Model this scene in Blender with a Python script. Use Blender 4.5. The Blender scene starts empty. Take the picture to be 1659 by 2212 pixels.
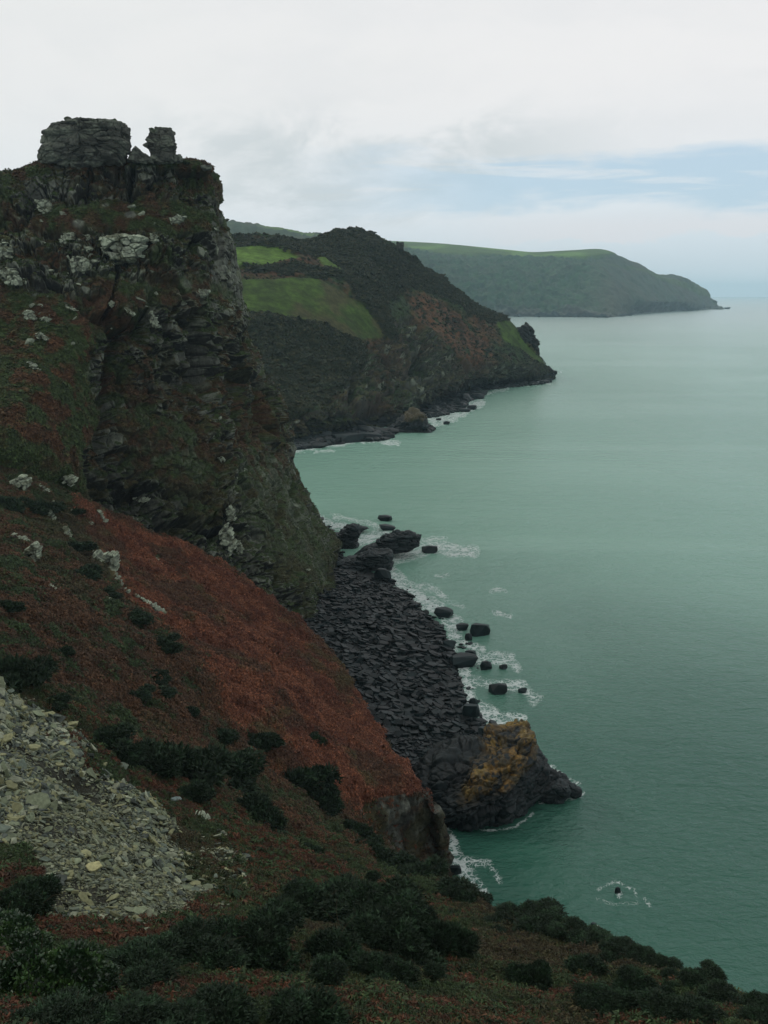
import bpy, math, random
import numpy as np
from mathutils import Vector
from mathutils.bvhtree import BVHTree

# ------------------------------------------------------------------ camera, sky, sun, exposure
F, CX, CY = 1996.0, 829.5, 1106.0          # focal length and centre of the view, in picture units (1659 x 2212)
PITCH = math.atan((1106.0 - 634.0) / F)
HCAM = 110.0
SP, CP = math.sin(PITCH), math.cos(PITCH)
sc = bpy.context.scene
col = sc.collection
cam_d = bpy.data.cameras.new("camera")
cam = bpy.data.objects.new("camera", cam_d)
col.objects.link(cam)
sc.camera = cam
cam_d.sensor_fit = 'VERTICAL'
cam_d.angle_y = 2 * math.atan(1106.0 / F)
cam_d.clip_start = 0.1
cam_d.clip_end = 120000
cam.location = (0, 0, HCAM)
cam.rotation_euler = (math.pi / 2 - PITCH, 0, 0)

SUN_EL, SUN_AZ = math.radians(42), math.radians(-75)   # azimuth measured from +Y towards +X
sun_d = bpy.data.lights.new("sun", 'SUN')
sun_d.energy = 0.7
sun_d.angle = math.radians(18)
sun_d.color = (1.0, 0.95, 0.86)
sun = bpy.data.objects.new("sun", sun_d)
col.objects.link(sun)
sdir = Vector((math.sin(SUN_AZ) * math.cos(SUN_EL), math.cos(SUN_AZ) * math.cos(SUN_EL), math.sin(SUN_EL)))
sun.rotation_euler = sdir.to_track_quat('Z', 'Y').to_euler()

sc.view_settings.view_transform = 'Standard'
sc.view_settings.look = 'None'
sc.view_settings.exposure = 0.0
sc.view_settings.gamma = 1.0
sc.cycles.max_bounces = 5
sc.cycles.diffuse_bounces = 2
sc.cycles.glossy_bounces = 2
sc.cycles.transmission_bounces = 1
sc.cycles.volume_bounces = 2
sc.cycles.transparent_max_bounces = 4
sc.cycles.use_denoising = True
sc.cycles.denoising_prefilter = 'ACCURATE'
sc.cycles.sample_clamp_indirect = 4.0


class NT:
    """small helper for writing node trees"""
    def __init__(s, tree):
        s.t = tree
        s.n = tree.nodes
        s.l = tree.links

    def node(s, typ, **kw):
        nd = s.n.new(typ)
        for k, v in kw.items():
            setattr(nd, k, v)
        return nd

    def put(s, sock, v):
        if isinstance(v, bpy.types.NodeSocket):
            s.l.new(v, sock)
        elif v is not None:
            sock.default_value = v

    def math(s, op, a, b=None, c=None, clamp=False):
        nd = s.node('ShaderNodeMath', operation=op, use_clamp=clamp)
        s.put(nd.inputs[0], a)
        if b is not None: s.put(nd.inputs[1], b)
        if c is not None: s.put(nd.inputs[2], c)
        return nd.outputs[0]

    def ss(s, x, a, b):
        nd = s.node('ShaderNodeMapRange', interpolation_type='SMOOTHSTEP')
        s.put(nd.inputs[0], x)
        nd.inputs[1].default_value = a
        nd.inputs[2].default_value = b
        return nd.outputs[0]

    def mix(s, f, a, b, mode='MIX'):
        nd = s.node('ShaderNodeMix', data_type='RGBA', blend_type=mode)
        s.put(nd.inputs[0], f)
        for sk, v in ((nd.inputs[6], a), (nd.inputs[7], b)):
            if isinstance(v, (tuple, list)) and len(v) == 3: v = (*v, 1)
            s.put(sk, v)
        return nd.outputs[2]

    def noise(s, vec, scale, detail=4, rough=0.55, dist=0.0):
        nd = s.node('ShaderNodeTexNoise')
        s.put(nd.inputs['Vector'], vec)
        nd.inputs['Scale'].default_value = scale
        nd.inputs['Detail'].default_value = detail
        nd.inputs['Roughness'].default_value = rough
        nd.inputs['Distortion'].default_value = dist
        return nd.outputs['Fac']

    def comb(s, x, y, z):
        nd = s.node('ShaderNodeCombineXYZ')
        s.put(nd.inputs[0], x); s.put(nd.inputs[1], y); s.put(nd.inputs[2], z)
        return nd.outputs[0]


# ---- world: overcast sky over a clear Nishita sky, clouds placed by direction
world = bpy.data.worlds.new("World")
sc.world = world
world.use_nodes = True
w = NT(world.node_tree)
w.n.clear()
sky = w.node('ShaderNodeTexSky', sky_type='NISHITA', sun_disc=False, sun_elevation=SUN_EL,
             sun_rotation=SUN_AZ, altitude=100, air_density=1.0, dust_density=1.5, ozone_density=1.5)
tc = w.node('ShaderNodeTexCoord')
sep = w.node('ShaderNodeSeparateXYZ')
w.l.new(tc.outputs['Generated'], sep.inputs[0])
dx, dy, dz = sep.outputs
el = w.math('MULTIPLY', w.math('ARCSINE', dz), 57.2958)                 # degrees above the horizon
az = w.math('MULTIPLY', w.math('ARCTAN2', dx, dy), 57.2958)             # degrees right of the view axis
v1 = w.comb(w.math('MULTIPLY', az, 0.10), w.math('MULTIPLY', el, 0.28), 3.1)
v2 = w.comb(w.math('MULTIPLY', az, 0.13), w.math('MULTIPLY', el, 0.27), 2.7)
v3 = w.comb(w.math('MULTIPLY', az, 0.10), w.math('MULTIPLY', el, 1.3), 1.7)
n1 = w.noise(v1, 1.0, 6, 0.55, 0.3)
n2 = w.noise(v2, 1.0, 7, 0.6, 0.4)
n3 = w.noise(v3, 1.0, 6, 0.6, 0.5)
# the open band of blue low over the sea
elw = w.math('ADD', el, w.math('MULTIPLY', w.math('SUBTRACT', n1, 0.5), 5.0))
elw = w.math('ADD', elw, w.math('MULTIPLY', w.math('SUBTRACT', n3, 0.5), 1.6))
elw2 = w.math('SUBTRACT', elw, w.math('MULTIPLY', w.ss(az, 8.0, 24.0), 0.2))
band = w.math('MULTIPLY', w.ss(elw, 4.1, 5.2), w.math('SUBTRACT', 1.0, w.ss(elw2, 7.0, 8.4)))
azm = w.math('MULTIPLY', w.ss(az, -8.0, 9.0), w.math('SUBTRACT', 1.0, w.ss(az, 60.0, 90.0)))
band = w.math('MULTIPLY', band, azm)
streak = w.math('MULTIPLY', w.ss(n3, 0.52, 0.68), 0.6)
band = w.math('MULTIPLY', band, w.math('SUBTRACT', 1.0, streak))
# cloud deck colour: white above, greyer towards the horizon
deck = w.mix(w.ss(el, 1.0, 12.0), (7.3, 8.1, 8.7), (8.8, 8.75, 8.75))
deck = w.mix(w.math('MULTIPLY', w.ss(az, 20.0, -25.0), 0.35), deck, (7.9, 8.2, 8.0))
deck = w.mix(w.math('MULTIPLY', w.ss(n1, 0.30, 0.72), 0.35), deck, (8.0, 8.1, 8.3))
deck = w.mix(w.math('MULTIPLY', w.math('SUBTRACT', 1.0, w.ss(el, 1.0, 5.0)), .75), deck, (6.2, 7.15, 7.7))
# grey ragged scud, mainly left of centre between 4 and 10 degrees
scud_zone = w.math('MULTIPLY', w.ss(el, 2.5, 5.0), w.math('SUBTRACT', 1.0, w.ss(el, 8.0, 11.5)))
scud_zone = w.math('MULTIPLY', scud_zone, w.math('SUBTRACT', 1.0, w.ss(az, 4.0, 16.0)))
scud_zone = w.math('MULTIPLY', scud_zone, w.ss(az, -17.0, -7.0))
scud_zone = w.math('ADD', scud_zone, 0.12)
scud = w.math('MULTIPLY', w.ss(n2, 0.42, 0.62), scud_zone)
deck = w.mix(w.math('MULTIPLY', scud, 0.7), deck, (5.9, 6.5, 6.7))
# bright cumulus heads over the haze line
cum = w.math('MULTIPLY', w.ss(w.math('ADD', el, w.math('MULTIPLY', n2, -4.6)), 0.75, 1.05),
             w.math('SUBTRACT', 1.0, w.ss(el, 3.6, 5.0)))
cum = w.math('MULTIPLY', cum, w.ss(az, 2.0, 12.0))
deck = w.mix(w.math('MULTIPLY', cum, 0.8), deck, (7.7, 7.75, 8.0))
blue = w.mix(0.3, (5.6, 7.6, 9.2), sky.outputs[0])
skycol = w.mix(w.math('MULTIPLY', band, 0.85), deck, blue)
bg = w.node('ShaderNodeBackground')
w.l.new(skycol, bg.inputs[0])
bg.inputs[1].default_value = 0.1
wo = w.node('ShaderNodeOutputWorld')
w.l.new(bg.outputs[0], wo.inputs[0])

# ------------------------------------------------------------------ projection helpers
def P(X, Y, d):
    """point at forward distance d seen at picture position X, Y"""
    X = np.asarray(X, float); Y = np.asarray(Y, float); d = np.asarray(d, float)
    x = (X - CX) / F
    up = (CY - Y) / F
    fy = CP + up * SP
    fz = -SP + up * CP
    return np.stack([x / fy * d, d + 0 * x, HCAM + fz / fy * d], -1)

def proj(p):
    p = np.asarray(p, float)
    q = p - np.array([0, 0, HCAM])
    f = q[..., 1] * CP - q[..., 2] * SP
    u = q[..., 1] * SP + q[..., 2] * CP
    return np.stack([CX + F * q[..., 0] / f, CY - F * u / f, q[..., 1]], -1)

def at_z(X, Y, z=0.0):
    up = (CY - np.asarray(Y, float)) / F
    fy = CP + up * SP
    fz = -SP + up * CP
    return P(X, Y, (z - HCAM) * fy / fz)

def sea_d(Y):
    return float(at_z(0, Y)[..., 1])

# ------------------------------------------------------------------ noise
def _h(i, j, k, seed):
    with np.errstate(over='ignore'):
        h = (i.astype(np.uint32) * np.uint32(374761393) + j.astype(np.uint32) * np.uint32(668265263)
             + k.astype(np.uint32) * np.uint32(2147483647 - 97) + np.uint32(seed * 974711 % 4294967295))
        h ^= h >> np.uint32(13)
        h *= np.uint32(1274126177)
        h ^= h >> np.uint32(16)
        h *= np.uint32(2246822519)
        h ^= h >> np.uint32(13)
    return h

def vnoise(p, seed=0):
    """value noise, -1..1"""
    i = np.floor(p).astype(np.int64)
    f = (p - i).astype(np.float32)
    f = f * f * f * (f * (f * 6 - 15) + 10)
    out = 0
    for a in (0, 1):
        wa = f[..., 0] if a else 1 - f[..., 0]
        for b in (0, 1):
            wb = wa * (f[..., 1] if b else 1 - f[..., 1])
            for c in (0, 1):
                wc = wb * (f[..., 2] if c else 1 - f[..., 2])
                out = out + wc * (_h(i[..., 0] + a, i[..., 1] + b, i[..., 2] + c, seed).astype(np.float32) / 2147483648.0 - 1)
    return out

_R = np.array([[0.8, 0.6, 0.0], [-0.48, 0.64, 0.6], [0.36, -0.48, 0.8]])
def fbm(p, oct=4, seed=0, gain=0.5):
    out = 0; a = 1.0; s = 0
    q = np.asarray(p, float)
    for o in range(oct):
        out = out + a * vnoise(q, seed + o * 13)
        s += a
        a *= gain
        q = (q @ _R) * 2.03 + 11.3
    return out / s * 1.6

def worley(p, seed=0, jit=0.9):
    """F1, F2 and a random number per cell"""
    i = np.floor(p).astype(np.int64)
    f1 = np.full(p.shape[:-1], 9.0, np.float32); f2 = f1.copy(); cid = np.zeros(p.shape[:-1], np.uint32)
    for a in (-1, 0, 1):
        for b in (-1, 0, 1):
            for c in (-1, 0, 1):
                ii = i + np.array([a, b, c])
                h = _h(ii[..., 0], ii[..., 1], ii[..., 2], seed)
                fx = ii[..., 0] + 0.5 + jit * ((h & np.uint32(1023)).astype(np.float32) / 1023 - 0.5)
                fy = ii[..., 1] + 0.5 + jit * (((h >> np.uint32(10)) & np.uint32(1023)).astype(np.float32) / 1023 - 0.5)
                fz = ii[..., 2] + 0.5 + jit * (((h >> np.uint32(20)) & np.uint32(1023)).astype(np.float32) / 1023 - 0.5)
                dd = (np.abs(p[..., 0] - fx) ** 2 + np.abs(p[..., 1] - fy) ** 2 + np.abs(p[..., 2] - fz) ** 2).astype(np.float32)
                new = dd < f1
                f2 = np.where(new, f1, np.minimum(f2, dd))
                f1 = np.where(new, dd, f1)
                cid = np.where(new, h, cid)
    with np.errstate(over='ignore'):
        r = ((cid * np.uint32(2654435761)) >> np.uint32(8)).astype(np.float32) / 16777216.0
    return np.sqrt(f1), np.sqrt(f2), r

def sst(x, a, b):
    t = np.clip((x - a) / (b - a), 0, 1)
    return t * t * (3 - 2 * t)

def lerp(a, b, t):
    t = np.asarray(t)[..., None]
    return np.asarray(a) * (1 - t) + np.asarray(b) * t

def sdist(poly, X, Y, closed=True):
    """distance in picture units to a polygon (negative inside) or to an open line"""
    X = np.asarray(X, np.float32); Y = np.asarray(Y, np.float32)
    n = len(poly); best = np.full(X.shape, 1e9, np.float32); ins = np.zeros(X.shape, bool)
    for k in range(n if closed else n - 1):
        x0, y0 = poly[k]; x1, y1 = poly[(k + 1) % n]
        ex, ey = x1 - x0, y1 - y0
        t = np.clip(((X - x0) * ex + (Y - y0) * ey) / (ex * ex + ey * ey + 1e-9), 0, 1)
        best = np.minimum(best, (X - x0 - t * ex) ** 2 + (Y - y0 - t * ey) ** 2)
        if closed and abs(y1 - y0) > 1e-9:
            cr = ((y0 > Y) != (y1 > Y)) & (X < (x1 - x0) * (Y - y0) / (y1 - y0) + x0)
            ins ^= cr
    best = np.sqrt(best)
    return np.where(ins, -best, best) if closed else best

def zone(poly, X, Y, f=6.0):
    return 1 - sst(sdist(poly, X, Y), -f, f)

# ------------------------------------------------------------------ mesh helpers
def mesh_np(name, V, faces, nper, mat, colr=None, smooth=True, loc=(0, 0, 0), extra=None):
    """faces: (m, nper) index array"""
    me = bpy.data.meshes.new(name)
    V = np.asarray(V, np.float32).reshape(-1, 3) - np.asarray(loc, np.float32)
    faces = np.asarray(faces, np.int32)
    m = len(faces)
    me.vertices.add(len(V)); me.vertices.foreach_set('co', V.ravel())
    me.loops.add(m * nper); me.loops.foreach_set('vertex_index', faces.ravel())
    me.polygons.add(m)
    me.polygons.foreach_set('loop_start', np.arange(0, m * nper, nper, dtype=np.int32))
    me.polygons.foreach_set('use_smooth', np.full(m, smooth))
    me.update(calc_edges=True)
    if colr is not None:
        a = me.attributes.new('tint', 'FLOAT_COLOR', 'POINT')
        c = np.ones((len(V), 4), np.float32); c[:, :3] = np.asarray(colr, np.float32).reshape(-1, 3)
        a.data.foreach_set('color', c.ravel())
    for k, v in (extra or {}).items():
        a = me.attributes.new(k, 'FLOAT', 'POINT')
        a.data.foreach_set('value', np.asarray(v, np.float32).ravel())
    if mat: me.materials.append(mat)
    return me

def link(name, me, loc=(0, 0, 0), label=None, cat=None, group=None, kind=None, parent=None):
    o = bpy.data.objects.new(name, me)
    o.location = loc
    col.objects.link(o)
    if parent: o.parent = parent
    if label: o['label'] = label
    if cat: o['category'] = cat
    if group: o['group'] = group
    if kind: o['kind'] = kind
    elif cat: o['kind'] = 'thing'
    return o

def grid_faces(nr, nc, wrap=False):
    r = np.arange(nr - 1)[:, None]; c = np.arange(nc if wrap else nc - 1)[None, :]
    a = r * nc + c; b = r * nc + (c + 1) % nc
    return np.stack([a, b, b + nc, a + nc], -1).reshape(-1, 4)

def catmull(A, n, wts=None):
    """resample A along axis 0 to n samples with a Catmull-Rom curve, even in wts"""
    m = A.shape[0]
    wts = np.ones(m - 1) if wts is None else np.asarray(wts, float)
    cum = np.concatenate([[0], np.cumsum(wts)])
    t = np.interp(np.linspace(0, cum[-1], n), cum, np.arange(m))
    i = np.clip(np.floor(t).astype(int), 0, m - 2)
    f = (t - i).reshape((-1,) + (1,) * (A.ndim - 1))
    E = np.concatenate([2 * A[:1] - A[1:2], A, 2 * A[-1:] - A[-2:-1]], 0)
    p0, p1, p2, p3 = E[i], E[i + 1], E[i + 2], E[i + 3]
    k = 0.42
    m1 = k * (p2 - p0); m2 = k * (p3 - p1)
    return ((2 * f**3 - 3 * f**2 + 1) * p1 + (f**3 - 2 * f**2 + f) * m1 + (-2 * f**3 + 3 * f**2) * p2 + (f**3 - f**2) * m2)

def loft(rows, nr, nc):
    """rows: world points (R, C, 3); resampled evenly as seen from the path"""
    A = np.asarray(rows, float)
    S = proj(A); S[..., 2] = np.log(S[..., 2])
    dr = np.abs(np.diff(S[..., :2], axis=0)).sum(-1).mean(1) + 18
    dc = np.abs(np.diff(S[..., :2], axis=1)).sum(-1).mean(0) + 18
    S = catmull(S, nr, dr)
    S = catmull(S.transpose(1, 0, 2), nc, dc).transpose(1, 0, 2)
    return P(S[..., 0], S[..., 1], np.exp(S[..., 2]))

def normals(G):
    du = np.gradient(G, axis=0); dv = np.gradient(G, axis=1)
    n = np.cross(dv, du)
    n /= np.linalg.norm(n, axis=-1, keepdims=True) + 1e-9
    return n

def face_cam(G, N):
    s = np.sign(((np.array([0, 0, HCAM]) - G) * N).sum(-1, keepdims=True))
    return N

def orient(G, N):
    """turn all normals to the side that mostly looks at the path"""
    s = ((np.array([0, 0, HCAM]) - G) * N).sum(-1).mean()
    return N if s > 0 else -N

# ------------------------------------------------------------------ materials
def mat_tint(name, nscale=1.0, var=0.35, bump=0.3, bscale=2.0, rough=0.9, spec=0.2, bdist=0.3):
    m = bpy.data.materials.new(name); m.use_nodes = True
    t = NT(m.node_tree); b = t.n['Principled BSDF']
    at = t.node('ShaderNodeAttribute', attribute_name='tint')
    g = t.node('ShaderNodeNewGeometry')
    n = t.noise(g.outputs['Position'], nscale, 5, 0.65)
    f = t.ss(n, 0.3, 0.7)
    lo = t.mix(1.0, at.outputs[0], (1 - var, 1 - var, 1 - var), 'MULTIPLY')
    hi = t.mix(1.0, at.outputs[0], (1 + var, 1 + var, 1 + var), 'MULTIPLY')
    t.l.new(t.mix(f, lo, hi), b.inputs['Base Color'])
    b.inputs['Roughness'].default_value = rough
    b.inputs['Specular IOR Level'].default_value = spec
    if bump:
        bn = t.node('ShaderNodeBump')
        bn.inputs['Strength'].default_value = bump
        bn.inputs['Distance'].default_value = bdist
        t.l.new(t.noise(g.outputs['Position'], bscale, 6, 0.7), bn.inputs['Height'])
        t.l.new(bn.outputs[0], b.inputs['Normal'])
    return m

M_near = mat_tint("hill_turf", 1.5, 0.4, 0.8, 2.5, bdist=0.4)
M_cliff = mat_tint("cliff_rock_and_turf", 0.7, 0.4, 0.9, 0.9, bdist=0.9)
M_head = mat_tint("headland_turf", 0.16, 0.35, 0.8, 0.25, bdist=2.5)
M_far = mat_tint("far_hill_turf", 0.02, 0.22, 0.6, 0.06, bdist=10)
M_rock = mat_tint("weathered_rock", 1.3, 0.35, 0.8, 1.6, bdist=0.5)
M_slate = mat_tint("wet_slate", 1.0, 0.35, 0.5, 2.0, rough=0.55, spec=0.25, bdist=0.15)
M_scree = mat_tint("scree_stone", 4.0, 0.25, 0.6, 8.0, bdist=0.05)
M_leaf = mat_tint("foliage", 2.0, 0.3, 0.0, rough=0.75, spec=0.25)
M_gloss = mat_tint("glossy_foliage", 3.0, 0.3, 0.0, rough=0.4, spec=0.5)

RED = np.array([.112, .036, .018]); BROWN = np.array([.042, .026, .014]); RUST = np.array([.080, .040, .019])
GREEN = np.array([.020, .036, .012]); OLIVE = np.array([.042, .043, .015]); YGREEN = np.array([.10, .12, .035])
FIELD = np.array([.080, .15, .022]); ROCKD = np.array([.034, .037, .031]); ROCKP = np.array([.25, .29, .215])
ROCKM = np.array([.082, .089, .073]); GORSE = np.array([.009, .021, .009]); SLATE = np.array([.0085, .0160, .0165])
MOSS = np.array([.022, .040, .016])

# ------------------------------------------------------------------ sea
SHORE = [(700, 1128), (735, 1150), (770, 1175), (850, 1180), (905, 1165), (850, 1205), (845, 1235), (850, 1262), (905, 1300), (950, 1340), (975, 1385),
         (985, 1420), (990, 1460), (1000, 1500), (1020, 1545), (1050, 1580), (1040, 1612), (1020, 1625)]
FOAM = [  # open lines: points, half width, strength
    ([(640, 972), (700, 962), (760, 955)], 7, .8), ([(770, 950), (800, 952), (860, 957)], 5, .9), ([(680, 978), (720, 975)], 4, .5),
    ([(930, 905), (960, 903), (1000, 893), (1010, 880), (1040, 872)], 11, .85), ([(935, 918), (985, 905)], 6, .7), ([(1015, 868), (1050, 850), (1100, 838)], 5, .5),
    ([(1196, 806), (1210, 804)], 3, 1.), ([(1130, 832), (1190, 824)], 2.5, .5),
    ([(680, 1108), (705, 1130), (740, 1140)], 10, .8), ([(775, 1165), (800, 1160), (830, 1150)], 14, .9),
    ([(850, 1210), (880, 1200), (930, 1180), (990, 1190), (1025, 1192)], 17, .72), ([(905, 1168), (960, 1160)], 8, .45),
    ([(845, 1240), (870, 1272), (905, 1292), (950, 1318), (985, 1350), (985, 1375)], 20, .95),
    ([(880, 1262), (930, 1272), (960, 1290)], 12, .4), ([(960, 1295), (1000, 1310)], 8, .3),
    ([(985, 1375), (1010, 1395), (1040, 1400)], 12, .6), ([(975, 1400), (990, 1430), (1030, 1420), (1090, 1430)], 16, .6),
    ([(995, 1440), (1005, 1480), (1015, 1510), (1060, 1560), (1100, 1555)], 20, .95), ([(1020, 1470), (1070, 1480), (1130, 1485), (1155, 1510)], 17, .55),
    ([(1060, 1415), (1100, 1420), (1120, 1450)], 12, .4), ([(1040, 1520), (1080, 1545), (1130, 1550)], 14, .6), ([(1015, 1600), (1030, 1640), (1022, 1655)], 10, .9),
    ([(1060, 1276), (1095, 1277)], 7, .45), ([(1072, 1328), (1105, 1331)], 8, .55), ([(935, 1243), (965, 1240)], 6, .35),
    ([(1150, 1600), (1165, 1628)], 7, .7), ([(1190, 1660), (1215, 1680), (1255, 1695)], 9, .6), ([(1170, 1735), (1230, 1727), (1262, 1712)], 5, .5),
    ([(1040, 1795), (1110, 1785), (1150, 1760)], 4, .4),
    ([(948, 1770), (965, 1810), (975, 1850), (1000, 1880), (1035, 1930)], 22, .9), ([(1000, 1860), (1050, 1870), (1080, 1900)], 14, .4),
    ([(1330, 1925), (1333, 1935)], 8, 1.3), ([(1290, 1920), (1330, 1905), (1375, 1920), (1380, 1950), (1330, 1955), (1285, 1940)], 6, .26), ([(1396, 1938), (1405, 1955)], 5, .4),
    ([(1283, 1996), (1300, 2006)], 4, 1.2), ([(640, 1040), (650, 1060)], 5, .3),
    ([(720, 1115), (780, 1128), (850, 1150)], 8, .35)]
DARKW = [  # reflections and deep shade water (calm lee water looks darker)
]

def build_sea():
    Ys = np.concatenate([np.array([641.0, 641.4, 642, 643]), np.linspace(644, 2700, 900)])
    Xs = np.linspace(-900, 2600, 60)
    Xs = np.unique(np.concatenate([Xs[Xs < 600], np.linspace(600, 1500, 420), Xs[Xs > 1500]]))
    YY, XX = np.meshgrid(Ys, Xs, indexing='ij')
    G = at_z(XX, YY, 0.0)
    foam = np.zeros(XX.shape, np.float32)
    wp = G / 4.0
    wx = 6 * fbm(wp * [1, .5, 1], 3, 5); wy = 4 * fbm(wp * [1, .5, 1], 3, 9)
    for ln, wd, st in FOAM:
        x0 = min(p[0] for p in ln) - 80; x1 = max(p[0] for p in ln) + 80
        y0 = min(p[1] for p in ln) - 80; y1 = max(p[1] for p in ln) + 80
        r = np.where((Ys > y0) & (Ys < y1))[0]; c = np.where((Xs > x0) & (Xs < x1))[0]
        s = np.ix_(r, c)
        d = sdist(ln, XX[s] + wx[s], (YY[s] + wy[s]) , False)
        foam[s] = np.maximum(foam[s], st * (1 - sst(d, wd * .08, wd * 1.12)))
    me = mesh_np("sea", G, grid_faces(*XX.shape), 4, None, extra={'foam': foam})
    m = bpy.data.materials.new("sea_water"); m.use_nodes = True
    t = NT(m.node_tree); b = t.n['Principled BSDF']
    g = t.node('ShaderNodeNewGeometry'); pos = g.outputs['Position']
    at = t.node('ShaderNodeAttribute', attribute_name='foam')
    sx = t.node('ShaderNodeSeparateXYZ'); t.l.new(pos, sx.inputs[0])
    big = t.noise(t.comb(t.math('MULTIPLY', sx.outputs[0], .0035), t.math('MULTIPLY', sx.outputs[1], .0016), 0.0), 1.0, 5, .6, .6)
    slick = t.noise(t.comb(t.math('MULTIPLY', sx.outputs[0], .0012), t.math('MULTIPLY', sx.outputs[1], .006), 0.0), 1.0, 4, .6, .8)
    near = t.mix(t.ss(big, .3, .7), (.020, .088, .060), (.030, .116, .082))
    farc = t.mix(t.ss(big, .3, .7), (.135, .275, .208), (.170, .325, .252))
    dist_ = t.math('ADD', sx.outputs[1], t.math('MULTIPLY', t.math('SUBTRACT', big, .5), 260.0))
    body = t.mix(t.ss(dist_, 130.0, 430.0), near, farc)  # sky reflection gradient put into the water colour: darker near, paler out
    body = t.mix(t.ss(dist_, 700.0, 5000.0), body, (.27, .36, .33))  # pale sheen of the distant sea, also painted into the body colour
    # lacy foam: ridged noise, opened up by the foam attribute
    fp = t.comb(sx.outputs[0], sx.outputs[1], 0.0)
    warp = t.node('ShaderNodeTexNoise'); t.l.new(fp, warp.inputs['Vector']); warp.inputs['Scale'].default_value = .35; warp.inputs['Detail'].default_value = 4
    wv_ = t.node('ShaderNodeVectorMath', operation='SCALE'); t.l.new(warp.outputs['Color'], wv_.inputs[0]); wv_.inputs[3].default_value = 5.0
    wa = t.node('ShaderNodeVectorMath', operation='ADD'); t.l.new(fp, wa.inputs[0]); t.l.new(wv_.outputs[0], wa.inputs[1])
    def lace(scale):
        vo = t.node('ShaderNodeTexVoronoi', feature='DISTANCE_TO_EDGE'); t.l.new(wa.outputs[0], vo.inputs['Vector']); vo.inputs['Scale'].default_value = scale
        return vo.outputs['Distance']
    fa = at.outputs['Fac']
    br = t.noise(fp, .16, 6, .68, .8)
    eff = t.math('MULTIPLY', fa, t.ss(br, .36, .62))
    l1 = t.ss(t.math('SUBTRACT', t.math('MULTIPLY', eff, .13), lace(.30)), -.045, .02)
    l2 = t.ss(t.math('SUBTRACT', t.math('MULTIPLY', eff, .17), lace(.8)), -.05, .03)
    core = t.ss(t.math('ADD', fa, t.math('MULTIPLY', t.math('SUBTRACT', t.noise(fp, .8, 5, .7), .5), 2.4)), .92, 1.35)
    fm = t.math('MAXIMUM', t.math('MAXIMUM', l1, t.math('MULTIPLY', l2, .8)), core)
    fm = t.math('MULTIPLY', fm, t.ss(fa, .03, .3))
    milky = t.math('MULTIPLY', t.ss(at.outputs['Fac'], .0, 1.), .5)
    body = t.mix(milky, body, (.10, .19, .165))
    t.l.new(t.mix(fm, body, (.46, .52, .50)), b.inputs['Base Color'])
    rg = t.math('ADD', .22, t.math('MULTIPLY', fm, .6))
    t.l.new(rg, b.inputs['Roughness'])
    b.inputs['IOR'].default_value = 1.33
    # waves of three sizes, longer across the view
    def wv(sx_, sy_, det):
        return t.noise(t.comb(t.math('MULTIPLY', sx.outputs[0], sx_), t.math('MULTIPLY', sx.outputs[1], sy_), 0.0), 1.0, det, .6, .5)
    h = t.math('ADD', t.math('MULTIPLY', wv(.09, .17, 3), 1.2), t.math('MULTIPLY', wv(.42, .75, 4), .62))
    h = t.math('ADD', h, t.math('MULTIPLY', wv(1.5, 2.3, 3), .16))
    amp = t.math('ADD', .70, t.math('MULTIPLY', t.ss(slick, .36, .64), .6))
    h = t.math('MULTIPLY', h, amp)
    bn = t.node('ShaderNodeBump'); bn.inputs['Strength'].default_value = 1.0; bn.inputs['Distance'].default_value = .9
    t.l.new(h, bn.inputs['Height']); t.l.new(bn.outputs[0], b.inputs['Normal'])
    me.materials.append(m)
    link("sea", me, kind="structure")
build_sea()

SURF = []   # (G, name) for finding points on the ground

def layers(z, h, seed):
    k = z / h
    i = np.floor(k); f = k - i
    zz = np.zeros_like(i).astype(np.int64)
    a = _h(i.astype(np.int64), zz, zz, seed).astype(np.float32) / 4294967295. - .5
    b = _h(i.astype(np.int64) + 1, zz, zz, seed).astype(np.float32) / 4294967295. - .5
    return a + (b - a) * sst(f, .82, 1.0)

def rockify(G, N, p, cell=(4., 4., 1.8), amp=1.6, seed=1, crack=.5, lay=1.):
    q = G / np.array(cell)
    q = q + .35 * np.stack([fbm(G / 7, 2, seed + 3), fbm(G / 7, 2, seed + 5), fbm(G / 9, 2, seed + 7)], -1)
    f1, f2, r = worley(q, seed)
    q2 = G / (np.array(cell) * .42) + 5.5
    g1, g2, r2 = worley(q2, seed + 2)
    disp = (r - .5) * amp + (r2 - .5) * amp * .45 - crack * (1 - sst(f2 - f1, 0, .18)) - crack * .4 * (1 - sst(g2 - g1, 0, .2))
    zw = G[..., 2] + cell[2] * .7 * fbm(G / (cell[0] * 3.5), 2, seed + 15)
    disp = disp + lay * amp * .55 * layers(zw, cell[2] * .62, seed + 16) + lay * amp * .3 * layers(zw, cell[2] * .25, seed + 17)
    return disp * p, r, r2

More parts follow.
